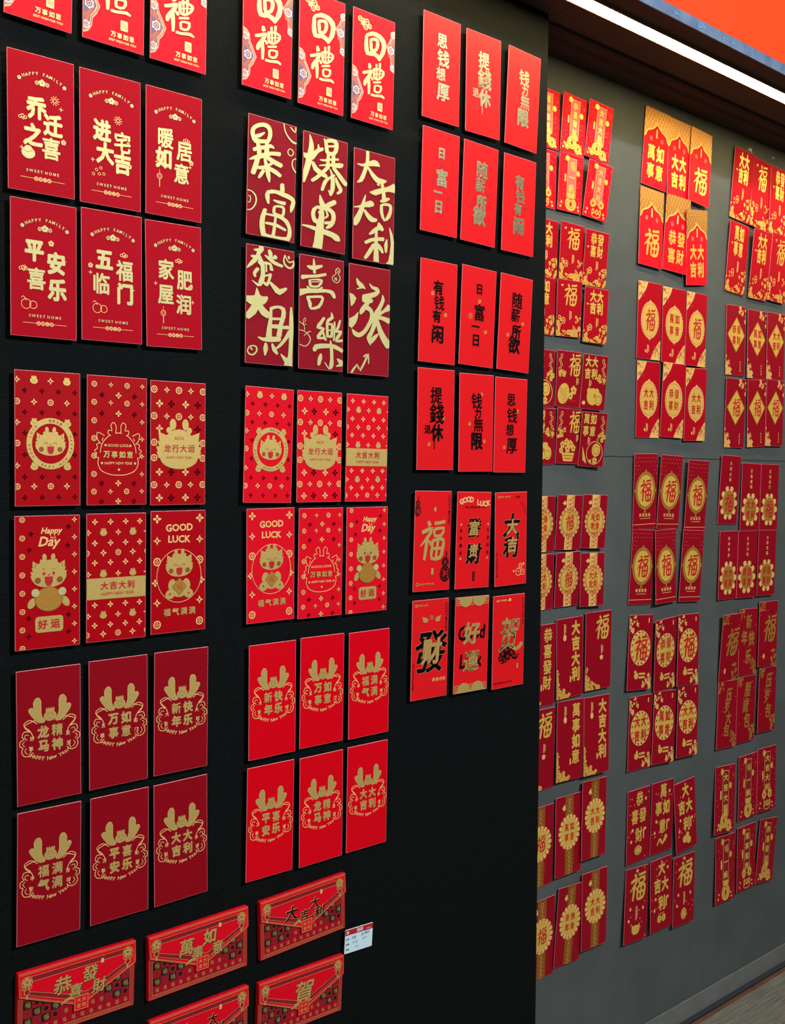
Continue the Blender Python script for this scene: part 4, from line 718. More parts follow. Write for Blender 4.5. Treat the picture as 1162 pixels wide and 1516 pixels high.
@design
def d_luck():
    a = Art()
    for x in (-33, 33):
        a.flo('gold_line', x, 74, 6); a.dia('gold_line', x, 44, 6); a.coin('gold_line', x, 15, 5.8); a.dia('gold_line', x, -42, 6); a.coin('gold_line', x, -72, 5.8)
    a.flo('gold_line', -36, -14, 5); a.flo('gold_line', 36, -14, 5)
    a.text('gold_line', 'GOOD', 1, 61.5, 13.5, .04, rot=1); a.text('gold_line', 'LUCK', 1, 45.5, 13.5, .04, rot=-1)
    a.ell('mask', 1, -6, 34, 36, n=32); a.ring('gold_line', 1, -6, 34.5, .8, n=40, ry=37)
    for d in (-1, 1):
        a.ell('gold', 1 + d * 14, -31, 8, 6.6, rot=-d * 25); a.ell('gold', 1 + d * 11.5, -18, 5.5, 8, rot=d * 15); a.fill('redink', [(1 + d * 12.5, -32), (1 + d * 16.5, -32), (1 + d * 15, -28.5)])
    a.ell('gold', 1, -24, 13, 12)
    dragon_head(a, 1, 9, .9, 'gold', 1)
    a.conv('brown', [(12.5, -21), (1, -8.5), (-10.5, -21), (1, -34)]); a.conv('gold_deep', [(11.6, -21), (1, -9.4), (-9.6, -21), (1, -33)]); a.fu('redink', 1, -21, 9, 10.5, .6)
    for i, c in enumerate('福气满满'): a.text('gold', c, -18 + i * 13, -56, 11, .05)
    a.order = ['gold_line', 'darkred', 'mask', 'gold', 'brown', 'gold_deep', 'redink']; return a
@design
def d_antler(t, side):
    a = Art(84, 172)
    for d in (-1, 1):
        a.fill('gold', cat_rom([(d * 8 + 1, 17), (d * 14 + 1, 17), (d * 20 + 1, 22), (d * 27 + 1, 32), (d * 27 + 1, 36), (d * 23.5 + 1, 37), (d * 21 + 1, 35), (d * 21.5 + 1, 43), (d * 19 + 1, 48), (d * 15 + 1, 49), (d * 12 + 1, 44), (d * 12 + 1, 30), (d * 10 + 1, 23), (d * 7 + 1, 19), (d * 8 + 1, 17)], 2)[:-1])
        a.stroke('gold_line', [(1 + d * p[0], p[1]) for p in ((8, 17), (14, 17), (20, 22), (27, 32), (27, 36), (23.5, 37), (21, 35), (21.5, 43), (19, 48), (15, 49), (12, 44), (12, 30), (10, 23), (7, 19))], 1.0, sm=2, closed=True)
        L = lambda pts, w=1.0: a.stroke('gold_line', [(1 + d * p[0], p[1]) for p in pts], w)
        L([(19, 21), (33, 16), (27, 9), (25.5, 6)]); L([(17, 16), (26, 22), (34, 18), (31, 11), (25, 6), (23, 1), (22.5, -3)])
        L([(26, 7), (34, 8), (36.5, 2), (34, -1), (39, -4), (39, -10), (35.5, -12), (37, -17), (34, -23), (27, -24), (22, -20)])
        L([(28, 3), (32, 4), (33, 0), (30, -3)], .8); L([(33, -4), (36, -7), (33, -11)], .8); L([(27, -12), (25, -18), (28, -22)], .9); L([(31, -13), (33, -17), (30, -21)], .8)
        a.ell('gold_line', 1 + d * 10.5, 23, 1.6, .6, rot=d * 25, n=8)
    a.ell('gold', 1, 24, 8.6, 6.6); a.ell('gold', 1, 27, 6.2, 6)
    for dx in (-4.5, -1.6, 1.6, 4.5): a.ell('gold', 1 + dx, 32, 1.4, 3, n=8)
    for d in (-1, 1): a.stroke('redink', [(1 + d * 2, 25.5), (1 + d * 4.2, 25.8)], .8, sm=1)
    a.stroke('redink', [(-.5, 22), (1, 21.4), (2.5, 22)], .6)
    a.stroke('redink', [(-3, 28.5), (1, 28), (5, 28.5)], .4)
    for c, (x, y) in zip(t, ((-8.2, 4.5), (10.2, 4.5), (-7.8, -14), (10.2, -14))): a.text('gold_line', c, x, y, 15, .06, sy=1.08); a.text('gold', c, x, y, 15, .044, sy=1.08)
    for c, (x, y) in zip(side, ((-22.5, -2), (-24, -15), (24.5, -2), (25.5, -15))): a.text('gold_line', c, x, y, 6.2, .02)
    a.arc('gold_line', 'Happy New Year', 1, 14, 45, 7.2, .012, 238, 302, False)
    a.order = ['gold_line', 'gold', 'redink']; return a
IDI = {'有钱有闲': ((-1, 41, 23), (2, 16, 24), (-3, -7, 20), (0, -37, 29)), '日富一日': ((1, 48, 18), (3, 8, 28), (-5, -17, 19), (-3, -41, 21)), '随薪所欲': ((3, 42, 28), (0, 15, 24), (4, -14, 24), (0, -38, 30)),
       '提钱休退': ((0, 41, 27), (2, 10, 33), (3, -22, 28), (-19, -17, 15)), '钱力无限': ((0, 38, 27), (3, 17, 17), (5, -3, 24), (2, -32, 30)), '思钱想厚': ((0, 46, 23), (3, 18, 27), (-2, -8, 21), (4, -37, 29))}
TRAD = {'提钱休退': '提錢休退', '钱力无限': '钱力無限'}
@design
def d_idiom(t, foil):
    a = Art(); k = list(IDI).index(t)
    main, mark = ('mirror', 'darkred') if foil else ('black', 'gold')
    for c, (x, y, s) in zip(TRAD.get(t, t), IDI[t]):
        if foil: a.text('gold_pale', c, x, y, s * 1.07, .06, sx=.95)
        a.text(main, c, x, y, s * 1.07, .044, sx=.95)
    if t == '提钱休退': a.stroke(main, [(-3, -26, 2), (-3, -50, 1.6)], sm=1)
    for x, y in (((17, -3), (-14, 30)), ((2, 27), (-18, 0), (20, -24)), ((20, 2), (-18, -22)), ((17, 3), (-15, -42)), ((12, 50), (-17, -2), (20, -32)), ((17, 26), (-16, -40)))[k]:
        if (x, y) == (-18, 0):
            a.ring(mark, x, y, 2.6, .8, n=10)
            for i in range(8): a.stroke(mark, [(x + 4.4 * math.cos(i * .785), y + 4.4 * math.sin(i * .785)), (x + 6.2 * math.cos(i * .785), y + 6.2 * math.sin(i * .785))], .8, sm=1)
        else: a.ring(mark, x, y, 2.6, 1.1, n=10); a.stroke(mark, [(x - 2, y - 3), (x + 1, y), (x + 3, y + 3)], .8)
    a.order = ['gold', 'darkred', 'gold_pale', 'mirror', 'black']; return a
def bigsmall(a, big, small, x, y, s1, s2, dx=0, dy=0):
    a.text('gold_line', big, x, y, s1, .058, shear=.12); a.text('black', big, x, y, s1, .05, shear=.12)
    a.text('redink', small, x + dx, y + dy, s2, .055, shear=.1); a.text('gold', small, x + dx, y + dy, s2, .04, shear=.1)
ORD4 = ['gold_line', 'black', 'redink', 'gold', 'darkred', 'gold_deep']
@design
def d_style(k):
    a = Art(); a.order = ORD4
    if k == 0:
        a.fu('gold', -2, 1, 54, 68, 1.15, .12)
        for x, y, s, t in ((-36, 57, .62, '大福'), (31, -48, 1.0, '大利')):
            a.ell('black', x, y + 11 * s, 8.5 * s, 9 * s); a.ell('black', x, y - 9 * s, 12 * s, 14 * s); a.stroke('black', [(x, y + 18 * s), (x + 3 * s, y + 24 * s), (x + 1, y + 30 * s)], 2.2 * s)
            a.ring('redink', x, y + 11 * s, 6.9 * s, .6); a.ring('redink', x, y - 9 * s, 10 * s, .7)
            a.text('redink', t[0], x, y + 11 * s, 9.5 * s, .03); a.text('redink', t[1], x, y - 9 * s, 14 * s, .03)
        for x, y in ((4, 54), (1, -52)): a.rrect('gold', x, y, 5, 7 if y > 0 else 11, 1); a.text('redink', '福', x, y, 3.6, .02)
        a.text('black', 'LUCKY MONEY', 37.5, 52, 7.4, .01, rot=-90)
        a.ring('gold', -33, -73, 2.6, 1); a.text('gold', 'GOOD FORTUNE', -12, -73, 4.4, .03)
    elif k == 1:
        for i, c in enumerate('GOOD LUCK'):
            if c != ' ': a.text('gold_line', c, -32 + i * 8.4, 68 + 4 * math.sin(i * .7), 13, .06, rot=-4 + i)
        a.text('black', 'Best Wishes for You', 3, 58.5, 6, .02)
        bigsmall(a, '發', '富', 1, 22, 36, 27, 0, -1); bigsmall(a, '财', '贵', 2, -24, 38, 25, -1, 5)
        for x, t in ((-31, '發财暴富'), (36, '万事如意')):
            for i, c in enumerate(t): a.text('black', c, x, 17 - i * 13, 6.5, .03)
            for y in (28, -32): a.ring('gold_line', x, y, 1.6, .8, n=8)
        a.rrect('black', 3, -64, 6, 17, 2.5); 
        for i, c in enumerate('大吉利'): a.text('redink', c, 3, -59 - i * 5, 4.2, .02)
    elif k == 2:
        bigsmall(a, '大', '大', 2, 25, 44, 29, 1, -3); bigsmall(a, '利', '吉', -1, -15, 40, 28, 4, 4)
        a.ring('gold', -33, 77, 2, 1); a.text('gold', 'BEST WISHES', -16, 77, 4.6, .03); a.text('black', '2000', 17, 76, 6.4, .01)
        a.arc('black', 'FORTUNE', 22, 50, 15, 4.6, 0, 70, -10)
        a.text('black', 'Best Wishes for You', -37, -45, 5.4, .015, rot=90)
        for x, y, r in ((20, -62, 8.5), (31, -63, 6.5), (26, -51, 5.5), (34, -48, 2.4), (8, -60, 2.0)): a.ring('gold_line', x, y, r * .8, 1.2); a.stroke('gold_line', [(x - r * .4, y), (x, y + r * .3), (x + r * .3, y - r * .2)], .7)
    elif k == 3:
        bigsmall(a, '發', '财', 2, -4, 76, 46, 2, 0)
        for d in (-1, 1): a.ingot('gold', 2 + d * 14, 50, 7, 'redink'); a.fill('gold', [(2 + d * 8, 52), (2 + d * 22, 57), (2 + d * 19, 51)])
        a.ring('gold', 2, 54, 3, 1.1)
        a.ring('gold', -34, 76, 2, 1); a.text('gold', 'GOOD LUCK', -20, 76, 4.6, .03)
        a.text('black', 'LUCKY MONEY', 37, 52, 7.2, .01, rot=-90); a.text('black', 'Best Wishes for You', -38, -44, 5.4, .015, rot=90)
        for i, c in enumerate('恭喜發财'): a.ring('gold_line', 10 + i * 8, -54, 3, .7, n=10); a.text('gold_line', c, 10 + i * 8, -54, 4, .02)
    elif k == 4:
        for s in (1, -1):
            for cx in (-34, 0, 34):
                for r in (17, 13.4, 9.8): a.ring('gold', cx, s * 88, r * .95, 1.3, ry=r, n=24)
                a.ell('gold', cx, s * 88, 7, 7.2)
            for cx in (-17, 17): a.ell('mask', cx, s * 80, 17, 14, n=24); a.ell('gold', cx, s * 80, 15.5, 12.6, n=24)
        a.text('black', 'Good', 0, 21, 34, .045, shear=.1, sx=.85); a.text('black', 'Luck', 0, -29, 34, .045, shear=.1, sx=.85)
        for c, y in (('好', 20), ('運', -30)): a.text('redink', c, 0, y, 40, .06, shear=.1); a.text('gold', c, 0, y, 40, .045, shear=.1)
        a.order = ['black', 'redink', 'mask', 'gold', 'darkred']
    else:
        for x, y, r in ((-16, -22, 9), (-6, -15, 10), (-2, -28, 9), (-20, -30, 7), (8, -22, 9), (14, -28, 7), (-10, -34, 6)): a.blossom('black', x, y, r, 'redink'); a.ring('redink', x, y, r * .45, .5, n=8)
        a.stroke('black', [(10, -30, 4), (20, -34, 4), (28, -26, 2)]); a.stroke('black', [(-5, -36, 4), (-20, -40, 2)])
        a.text('redink', '贺', 0, 12, 66, .055, shear=.22, sx=.82); a.text('gold', '贺', 0, 12, 66, .04, shear=.22, sx=.82)
        a.ell('gold', 27, -14, 6, 3.6); a.ell('gold', 33, -9, 5, 4.4); a.ell('gold', 20, -17, 5, 2.5)
        a.rrect('gold', 24, -48, 4, 9, 1); a.text('gold_line', 'BEST WISHES', -20, 76, 4.6, .02); a.fill('gold_line', [(-4, 74), (6, 74), (2, 80)])
        a.text('black', 'LUCKY MONEY', 38, 52, 7.2, .0, rot=-90); a.text('black', 'Best Wishes for You', -14, -75, 5.6, .02)
    return a
# grey-wall designs -------------------------------------------------
def vert(a, lay, t, x, y0, dy, s, b=.05, **k):
    for i, c in enumerate(t): 
        if c == '福': a.fu(lay, x, y0 - i * dy, s * .95, s)
        else: a.text(lay, c, x, y0 - i * dy, s, b, **k)
def quad(a, lay, t, x, y, s, dx, dy, b=.05, sy=1.1):
    for c, (p, q) in zip(t, ((-1, 1), (-1, -1), (1, 1), (1, -1))): a.text(lay, c, x + p * dx, y + q * dy, s, b, sy=sy)
def stamp(a, x, y, lay='gold_line', h=16):
    a.rect(lay, x, y, 3.0, h); a.rect(lay, x + 4, y + 1, 1.6, h * .8)
    for i in range(3): a.rect('redink', x, y + h * .3 - i * h * .3, 1.8, 1.6)
def bouquet(a, rr, x0, y0, w, h, lay='gold', shape=0, n=26):
    for i in range(n):
        u, v = rr.random(), rr.random()
        if shape == 1 and u * .9 + v > 1: u, v = 1 - u, 1 - v; u *= .8; v *= .8
        x, y = x0 + u * w, y0 + v * h; r = rr.uniform(2.6, 5)
        if i % 3 == 0: a.blossom(lay, x, y, r * 1.2, 'redink')
        elif i % 3 == 1: a.ell(lay, x, y, r * .95, r * .5, rot=rr.uniform(0, 180), n=8); a.stroke('redink', [(x - r * .4, y), (x + r * .4, y + .5)], .4, sm=1)
        else: a.ring(lay, x, y, r * .7, r * .4, n=9)
@design
def g_banner(t, kind, dark):
    w, h = (76, 114.5) if not dark else (86, 170); k = h / 114.5; a = Art(w, h); rr = random.Random(len(t) + kind)
    for i in range(90 if not dark else 110):
        x, y = rr.uniform(-w / 2 + 1, w / 2 - 1), rr.uniform(-h / 2 + 8, h / 2 - 1)
        if abs(x + 2) > 13: a.ell('pink', x, y, .9 + .5 * rr.random(), n=5)
    bw = 26 if not dark else 24
    y1, y0 = h * .42, -h * .24
    a.rect('gold_line', 2, (y0 + y1) / 2, bw + 2.4, y1 - y0 + 2.4); a.rect('pink' if not dark else 'darkred', 2, (y0 + y1) / 2, bw, y1 - y0)
    s = (y1 - y0) / (len(t) + .35); vert(a, 'gold', t, 2, y1 - s * .62, s, min(s * .82, 19))
    a.ell('gold', -14, y1 - 1, 6.5, 5.5 * k); a.ell('gold', 22, y1 - 26 * k, 5.5, 5.5 * k); a.rrect('gold_line', -18, y1 - 40 * k, 5, 15 * k, 1)
    yb = -h / 2
    if kind == 0:
        for x, y, r in ((-4, 21, 15), (16, 12, 12), (-18, 12, 8), (3, 32, 10)): a.ell('gold', x, yb + y * k, r, r * .85 * k); a.ring('brown', x, yb + y * k, r * .7, 1, ry=r * .55 * k)
        a.conv('redink', [(-4 + 4, yb + 21 * k), (-4, yb + 27 * k), (-8, yb + 21 * k), (-4, yb + 15 * k)]); a.conv('redink', [(19, yb + 12 * k), (16, yb + 16 * k), (13, yb + 12 * k), (16, yb + 8 * k)])
    elif kind == 1:
        a.ell('gold', 2, yb + 16 * k, 18, 14 * k); a.fill('gold', [(-11, yb + 37 * k), (15, yb + 37 * k), (10, yb + 26 * k), (-6, yb + 26 * k)]); a.stroke('brown', [(-8, yb + 28 * k), (2, yb + 26 * k), (12, yb + 28 * k)], 1.4)
        a.conv('redink', [(7, yb + 16 * k), (2, yb + 23 * k), (-3, yb + 16 * k), (2, yb + 9 * k)]); a.ring('brown', 2, yb + 16 * k, 12, .9, ry=9 * k)
    else:
        for d in (-1, 1): a.ell('gold', 2 + d * 13, yb + 30 * k, 9, 8 * k); a.conv('redink', [(2 + d * 13 + 3, yb + 30 * k), (2 + d * 13, yb + 34 * k), (2 + d * 13 - 3, yb + 30 * k), (2 + d * 13, yb + 26 * k)]); a.fill('gold', [(2 + d * 9, yb + 40 * k), (2 + d * 17, yb + 40 * k), (2 + d * 13, yb + 36 * k)])
        for x in (-8, 4, 14): a.ell('gold', x, yb + 14 * k, 4.5, 6 * k); a.ell('redink', x, yb + 14 * k, 2, 3 * k, n=8)
        a.ring('gold', 2, yb + 8 * k, 14, 2, ry=5 * k)
    for x, y in ((-30, 8), (-27, 16), (28, 6), (26, 13)): a.ell('gold_line', x, yb + y * k, 2.8, n=8)
    a.order = ['gold_line', 'pink', 'darkred', 'gold', 'brown', 'redink']; return a
@design
def g_flower(t, big):
    w, h = (76, 114.5) if not big else (86, 170); a = Art(w, h); rr = random.Random(3 + len(t)); k = h / 114.5
    if t == '福': a.fu('gold', 2, h * .24, 38, 46 * k * .95, 1.1, .1)
    else: quad(a, 'gold', t, 0, h * .24, 20, 11, 12.5 * k, .06, 1.25 * k)
    a.fill('gold_line', [(-28, h * .4), (-20, h * .42), (-22, h * .37)]) if t == '福' else a.fill('gold_line', [(-33, h * .2), (-25, h * .21), (-27, h * .17)])
    stamp(a, 3, -h * .12, h=18 * k)
    bouquet(a, rr, -w / 2 + 1, -h / 2 + 1, 14, 42 * k, 'gold', 0, 16); bouquet(a, rr, 14, -h / 2 + 1, w / 2 - 14, 40 * k, 'gold', 0, 24); bouquet(a, rr, -24, -h / 2, 40, 12 * k, 'gold', 0, 16)
    a.ring('gold_line', -17, -h * .22, 5.5, 1.6, ry=6 * k); a.ell('gold_line', -17, -h * .22, 2.5, n=8)
    a.order = ['gold_line', 'gold', 'redink']; return a
@design
def g_fruit(t, kind):
    a = Art(76, 114.5); rr = random.Random(kind)
    if t == '福': a.fu('gold', 16, 30, 34, 46, 1.1, .1); sx = -1
    else: quad(a, 'gold', t, -12 if kind != 3 else -14, 30, 18, 10, 12.5, .06, 1.25); sx = 1
    for i in range(4): a.ring('gold_line', sx * (24 + 4 * (i % 2)), 46 - i * 9, 3, 1.2, ry=4, n=8)
    bouquet(a, rr, -34 if sx < 0 else 12, -2, 22, 18, 'gold', 0, 12); stamp(a, 26 if sx < 0 else -14, -3, h=14)
    if kind == 0:
        a.ell('gold', -14, -30, 17, 22, rot=-20)
        for i in range(7): a.stroke('brown', [(-29 + i * 2, -16 - i * 5), (-16 + i, -22 - i * 4), (-4, -16 - i * 4)], .7)
        a.rect('redink', 14, -44, 22, 1.6); a.blossom('gold', 17, -22, 10, 'redink'); a.blossom('gold', 8, -34, 8, 'redink')
    elif kind == 1:
        a.ell('gold', -2, -30, 18, 18); a.ell('gold', -14, -18, 6, 6); a.ell('gold', 10, -18, 7, 6); a.ell('gold', 16, -34, 12, 14); a.ring('brown', 16, -36, 8, 1); a.text('redink', '吉', 4, -28, 8, .03); a.ell('gold_line', -28, -44, 5, 4)
    elif kind == 2:
        for x, y, r in ((-18, -18, 8), (-6, -12, 8), (6, -16, 9), (16, -24, 8), (-2, -26, 9), (-22, -30, 7)): a.blossom('gold', x, y, r, 'redink')
        a.fill('gold', [(-20, -34), (20, -34), (14, -52), (-14, -52)]); a.rect('redink', 0, -40, 30, 1.5); a.rect('redink', 0, -46, 24, 1.5)
    else:
        a.ring('gold_line', 8, -28, 24, 1.4, n=24); a.ell('gold', 12, -22, 13, 14); a.fill('gold', [(-30, -14), (-26, -44), (-14, -52), (-18, -40)]); a.blossom('gold', 10, -44, 8, 'redink'); a.ring('brown', 12, -22, 8, 1); a.ell('gold', -4, -46, 4)
    a.order = ['gold_line', 'gold', 'brown', 'redink']; return a
@design
def g_medal(t, pat):
    w, h = (76, 114.5) if not pat else (86, 170); a = Art(w, h); k = 1 if not pat else 1.12
    bl = 'gold_line' if not pat else 'brown'
    a.rect(bl, 2, 0, 24 * k, h); 
    for i in range(int(h / 9)):
        y = -h / 2 + 5 + i * 9
        if pat: a.ring('gold', 2, y, 3.6, .9, n=10, ry=4); a.ell('gold', 2 - 9, y, .8, n=5); a.ell('gold', 2 + 9, y, .8, n=5)
        else: a.ring('redink', 2 - 5, y, 2.6, 1.0, n=8); a.ring('redink', 2 + 5, y + 4, 2.6, 1.0, n=8); a.conv('redink', [(2, y + 3), (4, y), (2, y - 3), (0, y)])
    if not pat: a.rect('redink', 2 + 9.5, 0, 1.0, h)
    ry = 29 * k; rx = 27 * k; yo = 0 if not pat else 6
    if pat: a.rect('brown', 2 + 17, -50, .8, 34)
    for i in range(18):
        t_ = i * math.pi / 9; a.ell('gold_line', 2 + rx * math.cos(t_), yo + ry * math.sin(t_), 5.0 * k, n=9)
    for i in range(18):
        t_ = (i + .5) * math.pi / 9; a.ell('redink', 2 + rx * 1.02 * math.cos(t_), yo + ry * 1.02 * math.sin(t_), 1.7 * k, n=6); a.ring('brown', 2 + rx * math.cos(i * math.pi / 9), yo + ry * math.sin(i * math.pi / 9), 2.6, .8, n=7)
    a.ring('brown', 2, yo, rx * .88, 1.2, ry=ry * .88, n=28); a.ell('gold', 2, yo, rx * .86, ry * .86, n=28); a.ring('brown', 2, yo, rx * .78, .7, ry=ry * .78, n=28)
    if t == '福': a.fu('redink', 2, yo, 26 * k, 31 * k, 1.15, .1)
    else: quad(a, 'redink', t, 2, yo, 12.5 * k, 8 * k, 9.5 * k, .045, 1.25)
    a.fill('gold_line', [(-22, h * .35), (-14, h * .40), (-10, h * .34), (-16, h * .31)])
    a.order = ['gold_line', 'brown', 'gold', 'redink']; 
    if pat: a.order = ['brown', 'gold_line', 'gold', 'redink']
    return a
@design
def g_vert(t):
    a = Art(86, 170); rr = random.Random(5 + len(t))
    if t == '福': a.fu('gold', 10, 50, 42, 52, 1.15, .12); stamp(a, 10, 2, h=18); a.blossom('gold_line', 10, -16, 6)
    else: vert(a, 'gold', t, 19, 62, 33, 27, .06, sy=1.15); stamp(a, -18, 62, h=22); a.ell('gold_line', -17, 44, 5, 7); a.rrect('gold_line', 2, -46, 4, 13, 1)
    bouquet(a, rr, -42, -84, 14, 84, 'gold', 1, 26); bouquet(a, rr, -40, -84, 52, 26, 'gold', 1, 28)
    a.order = ['gold_line', 'gold', 'redink']; return a
@design
def g_arch(t):
    a = Art(86, 170)
    L = [(-43, 85), (43, 85), (43, 20), (38, 24), (33, 34), (24, 38), (16, 41), (8, 46), (0, 53), (-8, 46), (-16, 41), (-24, 38), (-33, 34), (-38, 24), (-43, 20)]
    a.fill('gold_deep', L); a.stroke('gold_line', L[2:], 3.2, sm=2)
    for i in range(9):
        for j in range(7):
            x, y = -39 + i * 10.5 + (j % 2) * 5.2, 81 - j * 9
            lim = 56 - abs(x) * .75 if abs(x) < 34 else 28
            if y < lim: continue
            a.ring('brown', x, y, 3.4, 1.7, n=7, ry=3.2); a.ell('gold_line', x + 5.2, y, 1.9, n=5)
    a.rrect('gold_line', 0, 33, 5, 20, 2)
    for d in (-1, 1): a.blossom('pink', d * 19, 20, 6)
    if t == '福': a.fu('gold', 0, -32, 52, 60, 1.2, .1)
    else: quad(a, 'gold', t, 0, -30, 27, 15.5, 20, .06, 1.3)
    a.order = ['gold_deep', 'brown', 'gold_line', 'pink', 'gold', 'redink']; return a
@design
def g_oval(t):
    a = Art(86, 170); rr = random.Random(4)
    for sx, sy in ((-1, 1), (1, -1)):
        pts = [(sx * 43, sy * 85), (sx * 8, sy * 85), (sx * 16, sy * 68), (sx * 26, sy * 56), (sx * 40, sy * 42), (sx * 43, sy * 42)]
        a.fill('gold_line', pts)
        for i in range(18):
            x, y = sx * rr.uniform(16, 42), sy * rr.uniform(50, 84); a.ring('redink', x, y, 2.4, 1.0, n=6)
    a.conv('gold_line', [(2, 47), (-3, 42), (7, 42)]); a.conv('gold_line', [(2, -43), (-3, -38), (7, -38)])
    a.ell('gold_line', 2, 2, 33, 41, n=28); a.ring('redink', 2, 2, 28.5, .9, ry=36); 
    for i in range(30):
        t_ = i * math.pi / 15; a.ell('redink', 2 + 31 * math.cos(t_), 2 + 38.5 * math.sin(t_), 1.3, n=5)
    a.ell('gold', 2, 2, 25, 33, n=26)
    if t == '福': a.fu('redink', 2, 2, 34, 48, 1.2, .1)
    else: quad(a, 'redink', t, 2, 2, 17, 10.5, 13.5, .055, 1.3)
    stamp(a, -4, -62, h=18); a.rect('gold_line', -11, -67, 5, 6)
    a.order = ['gold_line', 'gold', 'redink']; return a
@design
def g_gem(n):
    a = Art(86, 170)
    for i in range(8):
        for j in range(5): 
            if abs(-38 + i * 11) > 18 or j < 2: a.ell('gold_line', -38 + i * 11 + (j % 2) * 5, 76 - j * 9, .9, n=4)
    for s in (1, -1): a.ell('gold_deep', 0, s * 45, 3.5, 5, n=8); a.ell('gold_deep', s * 37, 2, 4, 4, n=8)
    a.ell('gold_deep', 0, 2, 37, 43, n=32); a.ring('brown', 0, 2, 31, 1.1, ry=37); a.ell('gold', 0, 2, 30, 36, n=30)
    a.fu('redink', 0, 2, 40, 50, 1.2, .1 if n % 2 else .02)
    for i, c in enumerate('财源滚滚' if n > 2 else '好运连连'): a.text('gold_line', c, -16 + i * 11, -53, 8, .04)
    a.rect('gold_line', 2, -61, 36, 1); a.rect('gold_line', 0, -74, 86, 1.1); a.ring('darkred', -42, 12, 5, 1.2)
    a.order = ['gold_line', 'gold_deep', 'brown', 'gold', 'redink', 'darkred']; return a
@design
def g_leaf(t, k):
    a = Art(86, 170); rr = random.Random(9)
    bouquet(a, rr, -43, 60, 36, 26, 'gold_line', 0, 16); bouquet(a, rr, -43, 46, 14, 26, 'gold_line', 0, 7); bouquet(a, rr, 12, -84, 30, 20, 'gold_line', 0, 14); bouquet(a, rr, 31, -72, 12, 26, 'gold_line', 0, 7)
    a.rrect('gold_line', 28, 72, 3.4, 11, 1)
    a.ell('gold_line', 0, 10, 36, 40, n=32); a.ell('gold', 0, 10, 29, 33, n=28)
    for i in range(16):
        t_ = i * math.pi / 8 + .2; a.ell('darkred', 31.5 * math.cos(t_), 10 + 36 * math.sin(t_), 4, 2, rot=math.degrees(t_) + 60, n=8)
    if t == '福': a.fu('redink', 0, 10, 44, 56, 1.25, .1)
    else: quad(a, 'redink', t, 0, 10, 20, 12, 16, .055, 1.3)
    a.ell('gold', -12, -53, 8, 7.5); a.ell('gold', -12 + (k - 2) * 2, -44, 4, 4); 
    for y in (-49, -57): a.rect('gold_line', 9, y, 22, 4.5)
    for x in (2, 8, 14): a.rect('redink', x, -49, 1, 4.5); a.rect('redink', x + 2, -57, 1, 4.5)
    a.order = ['gold_line', 'gold', 'darkred', 'redink']; return a
@design
def g_stag(t, k):
    a = Art(86, 170); rr = random.Random(12 + k)
    for i in range(16): a.ell('pink', rr.uniform(-38, 38), rr.uniform(-80, 80), 2.2, n=7)
    if t == '福': a.fu('gold', 2, 40, 56, 62, 1.3, .12); stamp(a, 0, -20, h=32); a.ell('gold_line', 0, 77, 4)
    else:
        for c, (x, y) in zip(t, ((2, 62), (-15, 22), (15, 22), (2, -22))): a.text('gold', c, x, y, 27, .06, sy=1.3)
        a.rrect('gold_line', 20, -22, 4, 24, 1)
    for x, y in ((26, 58), (-27, -34), (26, -12), (-22, -8)): a.ell('gold_line', x, y, 3.4, 4)
    y = -58
    if k == 0: a.ell('gold', 0, y, 14, 11); a.ring('brown', 0, y, 8, 1.4)
    elif k == 1: a.stroke('gold', [(-16, y - 8, 4), (-6, y + 6, 6), (4, y - 6, 6), (16, y + 8, 9)]); a.ell('gold', 17, y + 8, 6)
    elif k == 2: a.ell('gold', -6, y, 10, 9); a.ell('gold', 9, y - 5, 9); a.ell('gold', 4, y + 9, 7)
    elif k == 3: a.ell('gold', 0, y, 15, 11); a.fill('gold', [(-15, y + 14), (-15, y), (-4, y + 6)]); a.fill('gold', [(15, y + 14), (15, y), (4, y + 6)])
    elif k == 4: a.ell('gold', -8, y, 8, 9); a.ell('gold', 9, y, 8, 9); a.rect('redink', -8, y, 1.4, 10); a.rect('redink', 9, y, 1.4, 10); a.rect('gold_line', 0, y + 12, 24, 1.2)
    else: a.ell('gold', 0, y, 11, 14); a.ring('brown', 0, y, 7, 1.4, ry=10)
    a.order = ['pink', 'gold_line', 'gold', 'brown', 'redink']; return a
@design
def g_diamond(t, k):
    a = Art(86, 170); rr = random.Random(21)
    bouquet(a, rr, 14, 62, 30, 22, 'gold_line', 0, 12); bouquet(a, rr, 34, 44, 10, 22, 'gold_line', 0, 5); bouquet(a, rr, -43, -84, 30, 54, 'gold_line', 1, 34)
    a.conv('gold_deep', [(40, 14), (2, 58), (-38, 14), (2, -30)]); a.conv('gold', [(37, 14), (2, 54.5), (-35, 14), (2, -26.5)])
    if t == '福': a.fu('redink', 2, 14, 34, 44, 1.15, .1)
    else: quad(a, 'redink', t, 2, 14, 17, 10, 13, .055, 1.3)
    vert(a, 'gold_line', '吉祥如意', 22, -52, 7, 5.2, .03)
    a.order = ['gold_line', 'gold_deep', 'gold', 'redink']; return a
